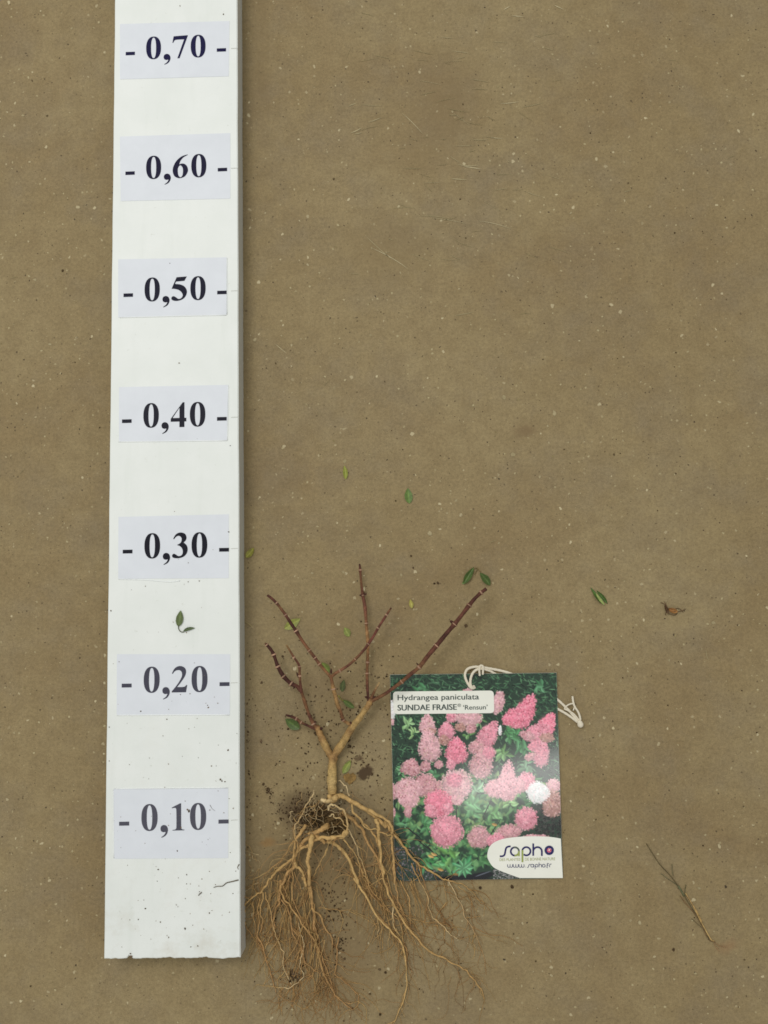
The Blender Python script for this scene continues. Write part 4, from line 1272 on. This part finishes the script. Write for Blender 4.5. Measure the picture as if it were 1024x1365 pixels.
# the card stock under the picture
L = [kp(*p)[:2] for p in ((36.4, 70.4), (848.6, 61.4), (879.6, 1062.6), (61.4, 1077.6))]
V, F = slab(L[::-1], ZK - 0.0011, ZK - 0.0002)
mesh_obj('card_stock', V, F, MAT['panel'], card, False)


def card_flat(name, V2, F2, z, mat, parent, col=None):
    """zoom-pixel outline laid on the card"""
    V = np.array([kp(x, y, z) for x, y in V2])
    F2 = face_up(V[:, :2], F2)
    return mesh_obj(name, V, F2, mat, parent, False, None if col is None else np.tile(lin(*col), (len(V), 1)))


def rounded(quad, r, n=6):
    out = []
    q = [np.array(p, float) for p in quad]
    for i in range(4):
        p, a, b = q[i], q[i - 1], q[(i + 1) % 4]
        da, db = (a - p) / np.linalg.norm(a - p), (b - p) / np.linalg.norm(b - p)
        for k in range(n + 1):
            t = k / n
            out.append((1 - t)**2 * (p + da * r) + 2 * t * (1 - t) * p + t * t * (p + db * r))
    return out


Z1, Z2 = ZK + 0.00018, ZK + 0.00036
V2, F2 = fill2d([rounded([(51, 153), (542, 148), (545, 258), (54, 263)], 20)])
name_panel = card_flat('name_panel', V2, F2, Z1, MAT['panel'], card)


def put_text(s, quad, parent, col, name='lettering', bold=0.0):
    """quad: zoom points of the text box (bottom-left, bottom-right, top-right, top-left)"""
    V, F = text2d(s)
    lo, hi = V.min(0), V.max(0)
    U = (V - lo) / (hi - lo)
    q = [np.array(p, float) for p in quad]
    P = (q[0] * (1 - U[:, :1]) + q[1] * U[:, :1]) * (1 - U[:, 1:]) + (q[3] * (1 - U[:, :1]) + q[2] * U[:, :1]) * U[:, 1:]
    o = card_flat(name, P, F, Z2, MAT['ink'], parent, col)
    if bold:
        for dx in (-bold, bold):
            o2 = card_flat('bold', P + [dx, 0], F, Z2 + (.00001 if dx > 0 else .00002), MAT['ink'], parent, col)
            bmj = bmesh.new(); bmj.from_mesh(o.data); bmj.from_mesh(o2.data); bmj.to_mesh(o.data); bmj.free()
            m2 = o2.data; bpy.data.objects.remove(o2); bpy.data.meshes.remove(m2)
    return o


TXT = (66, 78, 74)
put_text('Hydrangea paniculata', [(74, 204), (470, 200), (470, 164), (74, 170)], name_panel, TXT, bold=.5)
put_text('SUNDAE FRAISE', [(74, 246), (362, 242), (361, 214), (74, 218)], name_panel, TXT, bold=1.0)
put_text('\u00ae', [(365, 228), (383, 228), (383, 212), (365, 212)], name_panel, TXT)
put_text("\u2018Rensun\u2019", [(393, 242), (512, 240), (512, 217), (393, 219)], name_panel, TXT, bold=.3)

# logo corner
ox, oy, s_ = 630, 1030, 7.314
def l4(x, y):
    return ((ox + x / s_ - 510) * CS, (oy + y / s_ - 880) * CS)


edge = [(462, 1027, 1), (330, 980), (205, 922), (150, 840), (145, 790), (165, 725), (210, 680), (300, 645), (430, 627), (560, 620), (700, 622), (790, 630), (861, 643, 1), (880, 1027, 1)]
V2, F2 = fill2d([[l4(*p) for p in smooth_loop(edge, 5)]])
logo = card_flat('logo_panel', V2, F2, Z1, MAT['panel'], card)
NAVY, OLIVE, GRYB = (52, 50, 96), (152, 164, 92), (84, 86, 116)


def arc(cx, cy, r, a0, a1, n=16):
    return [(cx + r * math.cos(math.radians(a0 + (a1 - a0) * i / n)), cy + r * math.sin(math.radians(a0 + (a1 - a0) * i / n))) for i in range(n + 1)]


def strokes(name, lst, parent, z=Z2, mp=l4):
    sp_ = Soup()
    for i, (pts, w, col) in enumerate(lst):
        V, F = ribbon2d(pts, w, 4)
        V3 = np.array([kp(*mp(x, y), z + i * 0.000006) for x, y in V])
        sp_.add(V3, face_up(V3[:, :2], F), lin(*col))
    return sp_.build(name, MAT['ink'], parent, False)


strokes('logo_word', [
    ([(266, 815), (292, 814), (312, 800), (320, 765), (328, 735), (345, 722), (372, 718)], 17, NAVY),
    (arc(413, 768, 40, 40, 250), 17, NAVY), (arc(413, 768, 40, 250, 400), 17, (92, 100, 96)), (arc(413, 768, 40, 20, 95), 17, OLIVE), ([(453, 765), (453, 815)], 16, OLIVE),
    (arc(525, 766, 40, -175, 130), 17, NAVY), ([(487, 755), (487, 872)], 18, OLIVE),
    ([(592, 690), (592, 810)], 17, NAVY), (arc(634, 768, 42, -180, 0) + [(676, 812)], 17, NAVY), (arc(748, 757, 34, 0, 360, 28), 24, NAVY)], logo)
strokes('logo_flower', [(arc(748 + 12 * math.cos(k * 1.257), 757 + 12 * math.sin(k * 1.257), 5, 0, 360, 8), 11, (216, 84, 118)) for k in range(5)] + [(arc(748, 757, 4, 0, 360, 8), 8, (244, 236, 226)), ([(738, 742), (750, 748), (760, 740)], 4, (240, 226, 220))], logo)
put_text('DES PLANTES', [l4(264, 862), l4(466, 858), l4(466, 832), l4(264, 836)], logo, (166, 172, 118))
put_text('DE BONNE NATURE', [l4(512, 858), l4(806, 854), l4(806, 826), l4(512, 830)], logo, (166, 172, 118))
# web address in rounded strokes
web = []
wx = 342


def uu(x, w=22, y0=893, y1=922):
    return [(x, y0), (x, y1 - 8), (x + w * .3, y1), (x + w * .7, y1), (x + w, y1 - 8), (x + w, y0)]


for k in range(3):
    b0 = 342 + k * 56
    web += [(uu(b0, 24), 6, GRYB), (uu(b0 + 24, 24), 6, GRYB)]
web += [([(512, 920), (517, 920)], 6, GRYB), ([(532, 924), (544, 921), (550, 900), (566, 893)], 6, GRYB), (arc(582, 907, 14, 0, 360), 6, GRYB), ([(597, 893), (597, 923)], 6, GRYB), (arc(624, 907, 13, 0, 360), 6, GRYB), ([(610, 905), (610, 940)], 6, GRYB),
        ([(648, 876), (648, 923)], 6, GRYB), (arc(661, 906, 12, -180, 0, 8) + [(673, 923)], 6, GRYB), (arc(694, 907, 14, 0, 360), 6, GRYB), ([(714, 920), (719, 920)], 6, GRYB), ([(728, 930), (728, 893), (734, 886), (744, 886)], 6, GRYB), ([(722, 902), (740, 902)], 5, GRYB), ([(752, 922), (752, 900), (758, 892), (770, 891)], 6, GRYB)]
strokes('web_address', web, logo)

# string at the punched hole; a flat disc paints the hole's dark
hole = card_flat('hole_dark_disc', *fill2d([ellipse(438, 133, 8, 8, 20, 2)]), Z1, MAT['ink'], card, (36, 44, 36))


def cord(pts, r, name='string', sub=8):
    P = catmull([kp(x, y, z / 1000) for x, y, z in pts], sub)
    R = r / CS * MPP * (1 + 0.08 * np.sin(np.arange(len(P)) * 1.9))
    V, F = tube(P, R, 8)
    return mesh_obj(name, V, F, MAT['string'], card)


cord([(450, 133, 2.6), (440, 137, 4.2), (427, 130, 5), (409, 100, 5), (402, 70, 4.6), (414, 44, 4), (445, 33, 3.6), (482, 34, 3.4), (530, 42, 2.2), (580, 52, 1.4), (628, 67, 0.95), (720, 110, 1.0), (800, 155, 1.0), (850, 190, 1.1), (900, 236, 1.4), (940, 282, 1.8), (966, 316, 2)], 6.2)
cord([(446, 126, 2.6), (436, 132, 4.4), (428, 112, 4.9), (433, 78, 4.9), (449, 53, 4.4), (475, 42, 3.8), (512, 48, 2.2), (545, 64, 1.0), (640, 130, 1.0), (760, 190, 1.0), (850, 236, 1.1), (900, 264, 1.3), (945, 297, 1.6), (966, 314, 1.8)], 6.2)
cord([(474, 76, 3.9), (472, 45, 4.9), (476, 29, 4.4), (483, 26, 4.3), (490, 34, 4.8), (489, 70, 3.9)], 5.2)
cord([(962, 312, 2), (964, 285, 2.6), (955, 255, 3), (938, 228, 3), (930, 205, 3), (926, 176, 2.2)], 5.0)
cord([(968, 312, 2), (955, 288, 2.4), (930, 260, 2.6), (905, 246, 2.6), (888, 236, 2.2), (905, 218, 2.6), (928, 212, 3.2), (936, 225, 2.6), (930, 245, 2)], 3.6)
P = catmull([kp(956, 294, .003), kp(962, 306, .003), kp(966, 316, .0026), kp(969, 322, .002)], 5)
V, F = tube(P, np.interp(np.linspace(0, 1, len(P)), [0, .2, .6, .9, 1], [8, 12, 15, 12, 3]) / CS * MPP, 10)
mesh_obj('knot', V, F, MAT['string'], card)
